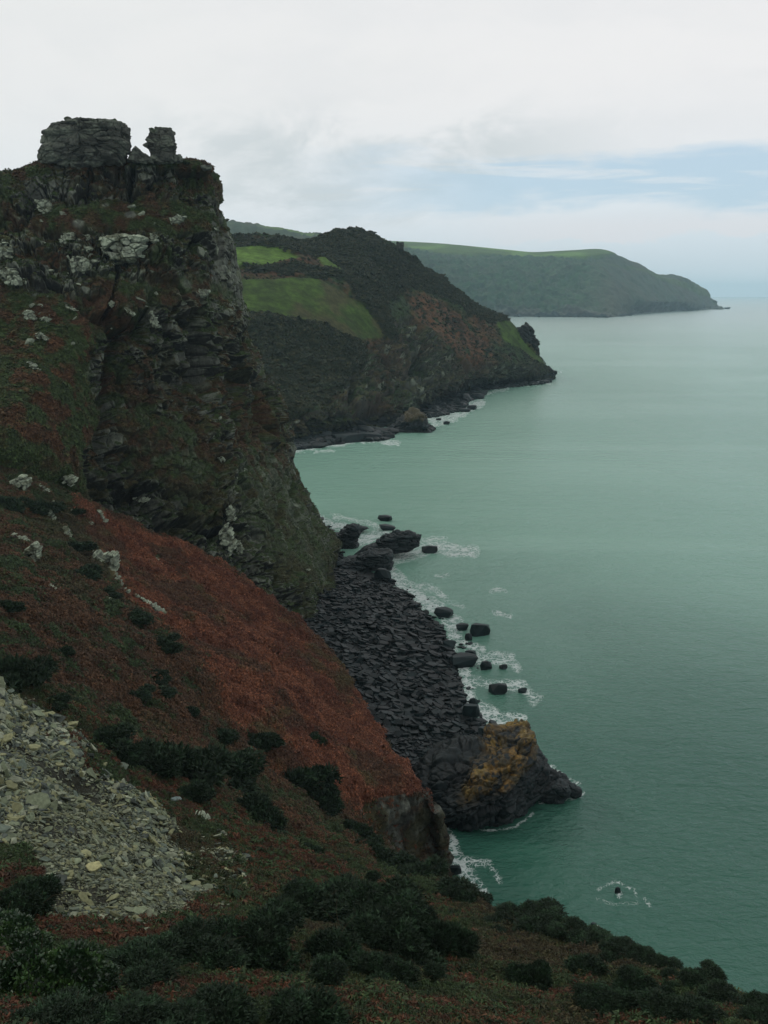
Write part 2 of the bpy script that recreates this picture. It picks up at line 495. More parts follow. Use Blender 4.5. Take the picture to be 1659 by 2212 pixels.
# ------------------------------------------------------------------ near hillside and the bracken spur
RED_ZONE = [(150, 1085), (260, 1120), (380, 1165), (600, 1280), (720, 1370), (800, 1500), (960, 1690), (960, 1830), (860, 1830),
            (760, 1740), (640, 1690), (520, 1560), (440, 1440), (300, 1310), (215, 1200)]
RED2 = [(0, 1300), (200, 1300), (420, 1440), (560, 1600), (500, 1680), (300, 1560), (100, 1500), (0, 1480)]
SCREE = [(-60, 1500), (0, 1527), (60, 1560), (130, 1590), (170, 1640), (230, 1690), (290, 1745), (340, 1800), (400, 1850), (440, 1900), (420, 1935),
         (400, 1950), (470, 1985), (440, 2015), (380, 2010), (280, 2005), (200, 1990), (130, 1985), (100, 1930), (60, 1890), (0, 1870), (-60, 1850)]
SCREE2 = [(430, 1830), (520, 1870), (500, 1880), (440, 1850)]
SPURROCK = [(835, 1850), (850, 1780), (875, 1725), (905, 1712), (945, 1700), (985, 1900), (880, 1900)]

def hillside():
    R = [
     [(-300, 3600, 2.6), (0, 3600, 2.6), (300, 3600, 2.6), (600, 3600, 2.6), (900, 3600, 2.6), (1300, 3600, 2.7), (1800, 3600, 3)],
     [(-300, 2700, 11), (0, 2700, 12), (300, 2700, 12), (600, 2700, 13), (900, 2700, 13), (1300, 2720, 14), (1850, 2740, 16)],
     [(-300, 2240, 20), (0, 2240, 22), (300, 2240, 24), (600, 2240, 25), (900, 2250, 27), (1300, 2260, 31), (1720, 2245, 34)],
     [(-300, 2050, 29), (0, 2050, 31), (300, 2060, 34), (600, 2080, 37), (900, 2100, 41), (1250, 2120, 46), (1500, 2128, 48)],
     [(-300, 1880, 38), (0, 1885, 42), (250, 1905, 46), (500, 1940, 51), (780, 1985, 58), (1050, 2030, 67), (1240, 2025, 73)],
     [(-300, 1700, 50), (0, 1705, 56), (200, 1745, 62), (430, 1805, 70), (680, 1880, 78), (880, 1945, 85), (1060, 1975, 90)],
     [(-300, 1530, 64), (0, 1545, 74), (200, 1605, 82), (400, 1690, 90), (600, 1770, 98), (800, 1850, 104), (975, 1925, 100)],
     [(-300, 1400, 85), (0, 1420, 95), (180, 1490, 105), (360, 1580, 112), (560, 1680, 120), (740, 1790, 132), (958, 1885, 158)],
     [(-300, 1250, 110), (0, 1290, 118), (180, 1360, 128), (350, 1450, 135), (560, 1560, 142), (760, 1670, 148), (925, 1718, 153)],
     [(-300, 1150, 150), (0, 1180, 155), (180, 1250, 165), (330, 1320, 172), (530, 1410, 178), (700, 1520, 182), (845, 1625, 173)],
     [(-300, 1080, 190), (0, 1100, 195), (150, 1150, 202), (300, 1220, 208), (480, 1300, 214), (650, 1405, 213), (785, 1520, 202)],
     [(-300, 1000, 215), (0, 1020, 222), (130, 1068, 230), (230, 1106, 240), (380, 1170, 242), (530, 1245, 238), (690, 1375, 226)],
     [(-300, 950, 235), (0, 970, 245), (130, 1080, 250), (230, 1180, 255), (380, 1260, 258), (530, 1340, 252), (690, 1480, 238)],
     [(-300, 930, 260), (0, 960, 262), (130, 1200, 262), (230, 1330, 265), (380, 1400, 266), (530, 1450, 260), (690, 1540, 245)]]
    A = np.array([[P(*p) for p in r] for r in R])
    ex = []
    for k, r in enumerate(A):
        e = r[-1]
        s = np.clip(e[1] / 60, .12, 1)
        if k < 7:
            a = e + np.array([6 * s, 2 * s, -11 * s]); b = e + np.array([14 * s, 5 * s, -36 * s]); c = e + np.array([26, 12, 0]); c[2] = -8
        else:
            a = e + np.array([1.8, 2.0, -7]); b = e + np.array([4, 5, 0]); b[2] = min(1.5, e[2] - 8); c = e + np.array([6, 8, 0]); c[2] = -8
        ex.append([a, b, c])
    A = np.concatenate([A, np.array(ex)], 1)
    G = loft(A, 720, 560)
    N = orient(G, normals(G))
    S = proj(G); X, Y, D = S[..., 0], S[..., 1], S[..., 2]
    wx = X + 10 * fbm(G / 9, 3, 21); wy = Y + 8 * fbm(G / 9, 3, 22)
    srk = np.maximum(zone(SPURROCK, wx, wy, 6), 0)
    cols = np.arange(G.shape[1])[None, :] / G.shape[1]
    steep = 1 - sst(N[..., 2], .30, .48)
    far = sst(D, 110, 140)
    srk = np.maximum(srk, steep * far)
    s = np.clip(D / 60, .1, 1)
    dsp = 1.0 * s * fbm(G / 11, 4, 31) + .5 * s * fbm(G / 3, 3, 32) + 1.2 * far * fbm(G / 22, 3, 33)
    w1, w2, w3 = worley(G / np.array([2.3, 2.3, 2.3]), 44)
    hum = (1 - srk) * sst(D, 60, 120) * (1.5 * (.6 - w1) + 1.0 * (.5 - worley(G / 5.5, 45)[0]))
    dsp = dsp + hum
    rd, r, r2 = rockify(G, N, srk, (2.2, 2.2, 5.0), .8, 41, .4)
    rib = srk * .7 * fbm(np.stack([G[..., 0], G[..., 1], G[..., 2] * .2], -1) / 1.6, 4, 46)
    G2 = G + N * (dsp * (1 - .6 * srk) + rd + rib)[..., None]
    N2 = orient(G2, normals(G2))
    red = zone(RED_ZONE, wx, wy, 14)
    red2 = zone(RED2, wx, wy, 40)
    n = fbm(G / 14, 4, 51); n2 = fbm(G / 4, 4, 52)
    c = lerp(GREEN, BROWN * .9, sst(n + .3 * n2, -.35, .25))
    c = lerp(c, OLIVE, sst(n2 - .4 * n, .25, .6) * .6)
    c = lerp(c, RUST * .8, red2 * sst(n2, -.2, .5) * .6)
    c = lerp(c, RED, red * sst(n2 + .2, -.5, .2))
    bare = np.maximum(zone(SCREE, X + 3.6 * (wx - X) + 14 * fbm(G / 2.5, 3, 67), Y + 3.6 * (wy - Y) + 12 * fbm(G / 2.5, 3, 68), 9), zone(SCREE2, wx, wy, 6))
    c = lerp(c, np.array([.030, .031, .022]), bare)
    st_ = fbm(np.stack([G[..., 0], G[..., 1], G[..., 2] * .22], -1) / .9, 4, 63)
    rc = lerp(lerp(ROCKD * .8, ROCKM * 1.1, r), BROWN * 1.5, sst(fbm(G / 2, 3, 61), -.2, .4) * .8); rc = lerp(rc, ROCKM * 1.6, sst(st_, .25, .55) * .7); rc = lerp(rc, ROCKD * .4, sst(-st_, .25, .5) * .8); rc = lerp(rc, OLIVE * .7, sst(fbm(G / 5, 3, 62), .1, .4) * .7)
    c = lerp(c, rc, srk)
    me = mesh_np("hillside", G2, grid_faces(*X.shape), 4, M_near, c)
    link("hillside", me, kind="structure")
    return dict(G=G2, N=N2, X=X, Y=Y, D=D, red=red, red2=red2, bare=bare, rock=srk, n=n, n2=n2)
HILL = hillside()

# ------------------------------------------------------------------ castle crag: the big cliff
def crag():
    R = [
     [(-250, 440, 300), (0, 384, 310), (100, 352, 315), (200, 352, 320), (330, 348, 325), (400, 354, 330), (462, 368, 335)],
     [(-250, 500, 288), (0, 430, 303), (100, 388, 311), (200, 385, 317), (330, 385, 322), (405, 392, 328), (472, 402, 334)],
     [(-250, 560, 280), (0, 490, 296), (100, 440, 306), (200, 430, 312), (330, 425, 318), (410, 432, 325), (476, 448, 334)],
     [(-250, 700, 262), (0, 600, 280), (110, 560, 290), (230, 540, 298), (350, 530, 308), (440, 520, 320), (508, 535, 338)],
     [(-250, 820, 240), (0, 740, 258), (110, 700, 270), (230, 680, 284), (350, 680, 296), (450, 680, 316), (530, 680, 345)],
     [(-250, 880, 226), (0, 840, 238), (120, 820, 252), (230, 810, 278), (350, 810, 292), (470, 800, 318), (560, 780, 362)],
     [(-250, 920, 218), (0, 900, 228), (125, 900, 242), (235, 900, 272), (360, 900, 288), (490, 890, 316), (618, 880, 378)],
     [(-250, 960, 212), (0, 960, 222), (130, 1000, 236), (240, 1000, 266), (380, 1000, 284), (520, 1000, 312), (648, 1000, 392)],
     [(-250, 1060, 214), (0, 1060, 225), (130, 1080, 240), (250, 1100, 262), (400, 1130, 276), (560, 1110, 300), (690, 1112, 384)],
     [(-250, 1150, 216), (0, 1150, 227), (130, 1150, 242), (260, 1180, 260), (420, 1230, 270), (590, 1220, 290), (730, 1190, 366)],
     [(-250, 1250, 218), (0, 1250, 229), (130, 1250, 243), (270, 1280, 258), (430, 1330, 267), (600, 1320, 283), (733, 1262, 344)],
     [(-250, 1420, 218), (0, 1420, 230), (130, 1420, 243), (280, 1440, 256), (440, 1480, 261), (610, 1420, 276), (716, 1330, 322)]]
    A = np.array([[P(*p) for p in r] for r in R])
    # wrap round the seaward corner
    ex = []
    for r in A:
        e = r[-1]; f = e[0] / e[1]
        a = e + np.array([f * 26 - 1, 26, -3]); b = e + np.array([f * 70 - 14, 70, -10])
        ex.append([a, b])
    A = np.concatenate([A, np.array(ex)], 1)
    t1 = A[0] + np.array([-3, 12, -1.5]); t2 = A[0] + np.array([-10, 50, -45]); t2[..., 2] = np.minimum(t2[..., 2], 100)
    bt = A[-1].copy(); bt[:, 2] = -6
    A = np.concatenate([t2[None], t1[None], A, bt[None]], 0)
    G = loft(A, 1150, 820)
    N = orient(G, normals(G))
    S = proj(G); X, Y, D = S[..., 0], S[..., 1], S[..., 2]
    wx = X + 12 * fbm(G / 12, 3, 121); wy = Y + 12 * fbm(G / 12, 3, 122)
    slope_zone = zone([(-400, 560), (0, 600), (60, 640), (180, 640), (215, 720), (195, 800), (235, 900), (170, 1000), (200, 1120), (-400, 1500)], wx, wy, 18)
    grassy = zone([(130, 445), (300, 430), (470, 450), (490, 480), (370, 500), (250, 500), (140, 500), (60, 480)], wx, wy, 8)
    grassy = np.maximum(grassy, zone([(200, 600), (330, 590), (480, 610), (510, 640), (380, 650), (260, 660)], wx, wy, 10) * .7)
    grassy = np.maximum(grassy, zone([(500, 950), (640, 1000), (720, 1200), (700, 1300), (600, 1230), (520, 1100)], wx, wy, 20) * .45)
    grassy = np.maximum(grassy, zone([(250, 880), (400, 900), (500, 1020), (440, 1100), (300, 1000)], wx, wy, 20) * .6)
    top = sst(372 - Y, 0, 12) * sst(N[..., 2], .2, .5)
    veg0 = np.clip(np.maximum(np.maximum(slope_zone, grassy), top), 0, 1)
    cl = 1 - veg0
    # ledges: saw-tooth along the height, blocks between joints
    zz = G[..., 2] + 5 * fbm(G / 26, 3, 131) + .12 * G[..., 0]
    ph = zz / 9.5; saw = ph - np.floor(ph)
    saw = np.where(saw < .75, saw / .75, (1 - saw) / .25)
    ph2 = (zz + 1.2 * fbm(G / 6, 2, 132)) / 2.6; s2 = ph2 - np.floor(ph2); s2 = np.where(s2 < .8, s2 / .8, (1 - s2) / .2)
    rd, r, r2 = rockify(G, N, 1, (5.5, 5.5, 7.0), 3.6, 141, 1.5, .0)
    vd = np.array([0, 0, HCAM]) - G; vd /= np.linalg.norm(vd, axis=-1, keepdims=True)
    rd = rd * (.35 + .65 * sst(np.abs((vd * N).sum(-1)), .15, .5))
    big = fbm(G / 30, 4, 151) * 7.0
    gully = -9 * (1 - sst(np.abs(fbm(np.stack([G[..., 0], G[..., 1] * .8, G[..., 2] * .25], -1) / 24, 3, 152)), 0, .12))
    vlt = cl * (big + gully + rd - 1.0 * (saw - .5) * 2 - 2.6 * (1 - sst(np.abs(fbm(np.stack([G[..., 0], G[..., 1], G[..., 2] * .18], -1) / 7, 3, 158)), 0, .16))) + (1 - cl) * (1.4 * fbm(G / 12, 4, 153) + .5 * fbm(G / 3, 3, 154))
    vlt = vlt + 1.3 * cl * fbm(G / 9, 3, 156)
    edge = 1 - .75 * sst(450 - Y, 0, 70) * (1 - sst(X, 110, 200)) - .72 * sst(X, 400, 480) * (1 - sst(Y, 560, 800)) - .3 * sst(X, 560, 700)
    G2 = G + N * (vlt * edge)[..., None]
    hor = N.copy(); 
    N2 = orient(G2, normals(G2))
    nz = N2[..., 2]
    n = fbm(G / 15, 4, 161); n2 = fbm(G / 4, 4, 162); n3 = fbm(G / 1.5, 3, 163)
    veg = sst(nz + .38 * n + .2 * n2, .27, .47) * cl + (1 - cl)
    patch = sst(n - .2 * n2, .22, .5) * .7 * cl
    veg = np.maximum(veg, patch)
    # bare knobs poking through the grass slope
    f1, f2, rr = worley(G / np.array([7, 7, 5]) + 3.3, 171)
    knob = (rr > .80) * (1 - sst(f1, .20, .36)) * sst(700 - Y, 0, 120) * (1 - cl)
    veg = veg * (1 - knob)
    vc = lerp(GREEN * 1.1, BROWN * .9, sst(n2 + .5 * n, -.2, .5))
    vc = lerp(vc, OLIVE * .75, sst(n3 + .5 * n2, .2, .6) * .6)
    redz = zone([(150, 640), (300, 670), (335, 720), (230, 740), (190, 900), (230, 1000), (120, 980), (0, 960), (0, 700)], wx, wy, 40)
    vc = lerp(vc, RUST * .6, redz * sst(n2, -.1, .5) * .8)
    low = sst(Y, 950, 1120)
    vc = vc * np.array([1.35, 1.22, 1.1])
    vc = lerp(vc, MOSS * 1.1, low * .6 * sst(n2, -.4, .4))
    pz = zone([(-40, 440), (110, 420), (140, 470), (430, 480), (430, 560), (330, 600), (200, 600), (160, 640), (-40, 640)], wx, wy, 14)
    pz = np.maximum(pz, .6 * zone([(380, 640), (500, 640), (500, 690), (380, 690)], wx, wy, 14))
    pale = sst(r * .6 + r2 * .5 + .35 * n2, .42, .72) * pz * .95 + sst(r2 + .35 * n2, .88, 1.1) * .6 + .25 * sst(n3 + r, .5, 1.2)
    pale = np.clip(pale, 0, 1) * sst(nz, -.5, .1)
    rc = lerp(ROCKD * 1.1, ROCKM * 1.5, r * .6 + .4 * r2)
    rc = lerp(rc, ROCKP * .8, pale * sst(n3, -.5, .2))
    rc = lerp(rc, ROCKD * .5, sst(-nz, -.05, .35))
    rc = lerp(rc, OLIVE * .9, sst(n2, .2, .6) * .5)
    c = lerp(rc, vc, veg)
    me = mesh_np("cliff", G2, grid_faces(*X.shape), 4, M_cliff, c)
    link("cliff", me, kind="structure")
    return dict(G=G2, N=N2, X=X, Y=Y, D=D, veg=veg, vc=vc, n=n, n2=n2, cl=cl)
CRAG = crag()

# ------------------------------------------------------------------ second headland
FIELDS = [([(505, 535), (540, 528), (600, 535), (640, 552), (655, 562), (560, 572), (508, 575)], 1.0),
          ([(430, 612), (540, 602), (640, 600), (690, 602), (735, 628), (780, 655), (805, 680), (835, 730), (760, 732), (690, 700), (560, 678), (430, 668)], .62),
          ([(685, 556), (700, 556), (738, 580), (735, 588), (700, 575)], .8),
          ([(1075, 695), (1110, 690), (1122, 720), (1150, 755), (1180, 785), (1190, 797), (1170, 790), (1130, 760), (1085, 730)], .5)]
RUSTZ = [([(505, 575), (655, 565), (680, 588), (560, 598), (430, 600)], .6), ([(740, 625), (790, 650), (835, 700), (840, 730), (815, 690), (770, 655)], .9),
         ([(880, 630), (950, 650), (1010, 690), (1050, 720), (1080, 780), (1020, 790), (960, 740), (900, 690)], .85),
         ([(690, 700), (760, 735), (830, 735), (760, 750), (650, 712)], .7), ([(1000, 680), (1060, 690), (1090, 740), (1030, 720)], .7)]
def headland():
    s = sea_d
    R = [
     [(400, 520, 1000), (560, 516, 1010), (660, 524, 1050), (765, 503, 1120), (890, 562, 1170), (1030, 662, 1215), (1095, 690, 1235), (1150, 748, 1240)],
     [(400, 580, 900), (560, 590, 900), (680, 600, 930), (800, 590, 1010), (900, 650, 1090), (1010, 700, 1150), (1090, 735, 1180), (1170, 778, 1232)],
     [(400, 690, 810), (570, 680, 830), (700, 700, 860), (830, 735, 920), (920, 740, 980), (1000, 760, 1060), (1085, 770, 1130), (1184, 795, 1236)],
     [(400, 800, 760), (570, 780, 780), (700, 800, 800), (820, 830, 850), (910, 810, 910), (990, 800, 990), (1080, 800, 1090), (1192, 805, 1242)],
     [(400, 900, 700), (580, 885, 705), (720, 885, 730), (840, 880, 790), (920, 855, 870), (1000, 825, 980), (1090, 818, 1105), (1193, 816, 1246)],
     [(400, 960, s(972)), (600, 940, s(955)), (740, 925, s(938)), (850, 905, s(918)), (915, 872, s(886)), (1000, 840, s(848)), (1090, 826, s(829)), (1191, 819, s(821))]]
    A = np.array([[P(*p) for p in r] for r in R])
    A[-1, :, 2] = 1.0
    bt = A[-1] + np.array([0, -14, 0]); bt[:, 2] = -6
    t1 = A[0] + np.array([0, 60, -3]); t2 = A[0] + np.array([0, 420, 0]); t2[:, 2] *= .3
    A = np.concatenate([t2[None], t1[None], A, bt[None]], 0)
    e = A[:, -1:, :] + np.array([0, 70, 0]); e[..., 2] *= .8
    e2 = A[:, -1:, :] + np.array([-60, 240, 0]); e2[..., 2] *= .3
    A = np.concatenate([A, e, e2], 1)
    G = loft(A, 620, 820)
    N = orient(G, normals(G))
    S = proj(G); X, Y, D = S[..., 0], S[..., 1], S[..., 2]
    wx = X + 7 * fbm(G / 30, 3, 221); wy = Y + 7 * fbm(G / 30, 3, 222)
    fld = np.zeros_like(X); fcol = np.zeros(X.shape + (3,)) + FIELD
    for k, (pl, st) in enumerate(FIELDS):
        z = zone(pl, X * .6 + wx * .4, Y * .6 + wy * .4, 3.5)
        fc = FIELD * st * (1.0 if k != 1 else .8) * (.85 + .3 * fbm(G / 12, 3, 223)[..., None])
        if k == 1: fc = lerp(fc, OLIVE * 1.1, sst(fbm(G / 25, 3, 224), -.2, .6))
        fcol = np.where((z > fld)[..., None], fc, fcol); fld = np.maximum(fld, z)
    rus = np.zeros_like(X)
    for pl, st in RUSTZ: rus = np.maximum(rus, st * zone(pl, wx, wy, 10))
    wood = zone([(400, 520), (560, 515), (660, 520), (765, 495), (900, 560), (1040, 650), (1130, 690), (1050, 690), (960, 640), (880, 620), (830, 660), (850, 740), (820, 720), (740, 600), (680, 545), (560, 530)], wx, wy, 8)
    wood = np.maximum(wood, zone([(400, 665), (560, 680), (700, 705), (790, 740), (780, 790), (700, 870), (640, 900), (560, 900), (400, 900)], wx, wy, 10))
    wood = np.maximum(wood, zone([(500, 572), (640, 590), (740, 605), (730, 590), (520, 562)], wx, wy, 4))
    cliffz = zone([(600, 900), (700, 870), (800, 760), (850, 700), (900, 680), (960, 760), (1060, 780), (1200, 790), (1220, 840), (900, 960), (560, 980)], wx, wy, 12)
    cliffz *= 1 - fld
    f1, f2, r = worley(G / 7.0, 231)
    rd, rr, rr2 = rockify(G, N, 1, (14, 14, 9), 9, 241, 3)
    gul = -14 * (1 - sst(np.abs(fbm(np.stack([G[..., 0], G[..., 1] * .5, G[..., 2] * .3], -1) / 60, 3, 242)), 0, .2))
    fall = sst(G[..., 2], 4, 40) * .75 + .25
    dsp = (1 - fld) * (4 * fbm(G / 50, 4, 233) * fall + 2.0 * fbm(G / 9, 3, 234)) + wood * (2.2 * (.8 - f1)) + cliffz * (rd * .8 + gul * fall + 5 * fbm(G / 25, 4, 235))
    dsp = dsp + fld * 1.0 * fbm(G / 40, 3, 236)
    # cave mouth at the foot of the cliff
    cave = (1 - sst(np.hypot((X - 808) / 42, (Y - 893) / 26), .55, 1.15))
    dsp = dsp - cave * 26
    edge = 1 - .8 * sst(X, 1120, 1190)
    G2 = G + N * (dsp * edge)[..., None]
    N2 = orient(G2, normals(G2))
    n = fbm(G / 45, 4, 251); n2 = fbm(G / 12, 4, 252)
    c = lerp(GREEN * 1.1, BROWN * 1.25, sst(n + .5 * n2, -.1, .6))
    c = lerp(c, OLIVE * 1.3, cliffz * sst(n2, -.3, .4) * .7)
    rock = cliffz * sst(.75 - N2[..., 2] + .25 * n2 + .15 * (rr2 - .5), .22, .5)
    rc = lerp(ROCKD * .7, ROCKM * .8, rr); rc = lerp(rc, BROWN * 1.1, sst(n, -.2, .5) * .6); rc = lerp(rc, ROCKP * .6, (rr2 > .93) * .8)
    c = lerp(c, rc, rock)
    c = lerp(c, lerp(RUST * 1.15, BROWN * 1.2, sst(n2, -.2, .6)), np.clip(rus * 1.15, 0, 1) * sst(n2 + .5, -.4, .3))
    c = lerp(c, MOSS * .45, wood * (.75 + .25 * sst(n2, -.5, .5)))
    c = lerp(c, fcol, fld)
    tide = (1 - sst(G2[..., 2] + 2 * n2, 5, 11))
    c = lerp(c, SLATE * .55, tide)
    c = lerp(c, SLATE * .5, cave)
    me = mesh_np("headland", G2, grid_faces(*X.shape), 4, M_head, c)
    link("headland", me, kind="structure")
    return dict(G=G2, N=N2, X=X, Y=Y, D=D, wood=wood * (1 - fld), fld=fld, rus=rus)
HEAD = headland()

# ------------------------------------------------------------------ far headland and the hill behind
def far_land():
    s = sea_d
    R = [
     [(700, 520, 6200), (830, 522, 6100), (960, 528, 6000), (1100, 541, 5900), (1160, 546, 5850), (1250, 542, 5800), (1312, 541, 5800), (1370, 567, 6000), (1430, 592, 6200), (1470, 601, 6400), (1497, 613, 6700), (1525, 634, 7000), (1545, 650, 7150)],
     [(700, 560, 5400), (830, 560, 5300), (960, 560, 5200), (1100, 570, 5150), (1160, 575, 5150), (1250, 575, 5200), (1312, 575, 5300), (1370, 590, 5600), (1430, 612, 5900), (1470, 622, 6200), (1497, 632, 6500), (1530, 648, 6900), (1549, 658, 7150)],
     [(700, 630, 4850), (830, 630, 4800), (960, 630, 4750), (1100, 640, 4700), (1160, 640, 4700), (1250, 640, 4750), (1312, 640, 4800), (1370, 645, 5100), (1430, 650, 5500), (1470, 652, 5900), (1497, 655, 6200), (1530, 659, 6800), (1552, 662, 7150)],
     [(700, 678, s(684)), (830, 678, s(684)), (960, 679, s(684)), (1100, 681, s(684)), (1160, 682, s(684.5)), (1250, 683, s(685)), (1335, 682, s(685)), (1375, 673, s(677)), (1430, 670, s(674)), (1470, 668, s(671)), (1497, 667, s(670)), (1530, 666, s(668.5)), (1558, 666, s(668))]]
    A = np.array([[P(*p) for p in r] for r in R])
    A[-1, :, 2] = 6
    bt = A[-1] + np.array([0, -60, 0]); bt[:, 2] = -8
    t1 = A[0] + np.array([0, 600, -5]); t2 = A[0] + np.array([0, 2500, 0]); t2[:, 2] *= .2
    A = np.concatenate([t2[None], t1[None], A, bt[None]], 0)
    e = A[:, -1:, :] + np.array([20, 300, 0]); e[..., 2] *= .3
    A = np.concatenate([A, e], 1)
    G = loft(A, 300, 900)
    N = orient(G, normals(G))
    S = proj(G); X, Y = S[..., 0], S[..., 1]
    wx = X + 3 * fbm(G / 200, 3, 321); wy = Y + 3 * fbm(G / 200, 3, 322)
    f1, f2, r = worley(G / 34.0, 331)
    tops = zone([(700, 500), (1312, 500), (1330, 546), (1240, 553), (1160, 556), (1110, 552), (1060, 546), (960, 545), (900, 538), (700, 536)], wx, wy, 1.8)
    woods = 1 - sst(wx, 1240, 1340)
    cl = sst(wy, 645, 668)
    crags = sst(X, 1430, 1500)
    dsp = 26 * fbm(G / 420, 4, 333) * (1 - tops) * sst(684 - Y, 0, 30) + (1 - tops) * woods * (20 - 32 * f1) + cl * 22 * fbm(G / 60, 3, 334) + crags * 16 * fbm(G / 70, 3, 335) + (1 - tops) * 5 * fbm(G / 40, 3, 336)
    G2 = G + N * (dsp * (1 - .6 * sst(X, 1500, 1560)))[..., None]
    n = fbm(G / 160, 4, 341); n2 = fbm(G / 45, 3, 342)
    c = lerp(MOSS * np.array([.8, 1.25, 1.2]), np.array([.034, .058, .030]), sst(n2, -.4, .6))
    c = c * (.7 + .6 * r[..., None])
    bare = lerp(np.array([.046, .054, .035]), np.array([.034, .054, .032]), sst(n, -.3, .3))
    c = lerp(c, bare, (1 - woods))
    gz = zone([(1290, 560), (1420, 590), (1500, 615), (1560, 665), (1480, 625), (1380, 585)], wx, wy, 3)
    c = lerp(c, FIELD * .6, np.clip(gz, 0, 1) * .6)
    rk = lerp(ROCKM * .9, ROCKD, sst(n2, -.4, .4))
    c = lerp(c, rk, np.clip(cl * .8 * sst(n + .3, 0, .4) + cl * sst(wy, 668, 676) * .6, 0, 1))
    c = lerp(c, SLATE * 1.2, sst(Y, 676, 680) * sst(1400 - X, 0, 40))
    fn = FIELD * (.62 + .5 * sst(fbm(G / np.array([260, 500, 500]), 2, 343), -.2, .2)[..., None])
    hedge = 1 - sst(np.abs(fbm(G / np.array([420, 260, 9999]), 1, 344)), .0, .05)
    c = lerp(c, fn, tops)
    c = lerp(c, MOSS, tops * hedge * .8)
    me = mesh_np("far_headland", G2, grid_faces(*X.shape), 4, M_far, c)
    link("far_headland", me, kind="structure")
    # hill behind the fields
    R = [[(200, 470, 3900), (420, 474, 3900), (505, 480, 3900), (560, 488, 3950), (620, 497, 4000), (655, 504, 4050), (720, 508, 4300), (790, 518, 4600), (880, 530, 5000)],
         [(200, 500, 3200), (420, 505, 3200), (505, 510, 3200), (560, 515, 3250), (620, 520, 3300), (655, 523, 3400), (720, 524, 3600), (790, 528, 4000), (880, 540, 4500)],
         [(200, 600, 2600), (420, 600, 2600), (505, 600, 2600), (560, 600, 2600), (620, 600, 2700), (655, 600, 2800), (720, 600, 3000), (790, 600, 3300), (880, 600, 3800)]]
    A = np.array([[P(*p) for p in r] for r in R])
    t1 = A[0] + np.array([0, 500, -20]); t2 = A[0] + np.array([0, 1500, -120])
    bt = A[-1] + np.array([0, -300, 0]); bt[:, 2] = 0
    A = np.concatenate([t2[None], t1[None], A, bt[None]], 0)
    G = loft(A, 160, 420); N = orient(G, normals(G)); S = proj(G); X, Y = S[..., 0], S[..., 1]
    f1, f2, r = worley(G / 30.0, 351)
    top = 1 - sst(Y - np.interp(X, [400, 505, 560, 620, 655, 720, 790, 880], [474, 480, 488, 497, 504, 508, 518, 530]), 3, 6)
    top = top * sst(fbm(G / 300, 2, 352), -.5, 0)
    G2 = G + N * ((1 - top) * (12 - 18 * f1) + 6 * fbm(G / 60, 3, 353))[..., None]
    c = lerp(MOSS * 1.1, np.array([.05, .06, .03]), sst(fbm(G / 120, 3, 354), -.3, .5))
    c = lerp(c, FIELD * .8, top)
    me = mesh_np("far_hill", G2, grid_faces(*X.shape), 4, M_far, c)
    link("far_hill", me, kind="structure")
far_land()

# ------------------------------------------------------------------ beach under the cliff
BEACH = [  # left (under the cliff), middle, shoreline per row: (Xl, Xm, Xr, Y)
    (560, 660, 690, 1112), (560, 680, 712, 1150), (560, 690, 735, 1200), (560, 745, 828, 1245), (560, 790, 885, 1290), (560, 820, 935, 1340), (570, 840, 965, 1390),
    (580, 860, 985, 1440), (600, 880, 995, 1490), (640, 900, 1015, 1540), (680, 920, 1045, 1585), (700, 930, 1030, 1630), (720, 930, 1020, 1680), (740, 900, 960, 1730)]
def beach():
    A = []
    for xl, xm, xr, y in BEACH:
        A.append([at_z(xl, y - 14, 5.0), at_z((xl * .4 + xm * .6), y - 8, 3.0), at_z(xm, y - 3, 1.4), at_z(xr - 10, y, .5), at_z(xr + 14, y + 1, -.8), at_z(xr + 60, y + 4, -4)])
    G = loft(np.array(A), 300, 220)
    N = orient(G, normals(G))
    G2 = G + N * (.5 * fbm(G / 5, 4, 401))[..., None]
    c = lerp(SLATE * .3, SLATE * .6, sst(fbm(G / 3, 3, 402), -.4, .4))
    me = mesh_np("beach", G2, grid_faces(*G.shape[:2]), 4, M_slate, c)
    link("beach", me, kind="structure")
    return G2
BE = beach()

# ------------------------------------------------------------------ rocks
def bvh_of(G):
    nr, nc = G.shape[:2]
    st = 3
    g = G[::st, ::st]
    f = grid_faces(*g.shape[:2])
    return BVHTree.FromPolygons([tuple(v) for v in g.reshape(-1, 3)], [tuple(int(i) for i in q) for q in f])
BV = {'hill': bvh_of(HILL['G']), 'crag': bvh_of(CRAG['G']), 'beach': bvh_of(BE), 'head': bvh_of(HEAD['G'])}
def cast(X, Y, which=('hill', 'crag')):
    o = Vector((0, 0, HCAM)); p = P(X, Y, 100.0); dr = (Vector(p) - o).normalized()
    best = None
    for k in which:
        h = BV[k].ray_cast(o, dr)
        if h[0] is not None and (best is None or h[3] < best[3]): best = h
    return best

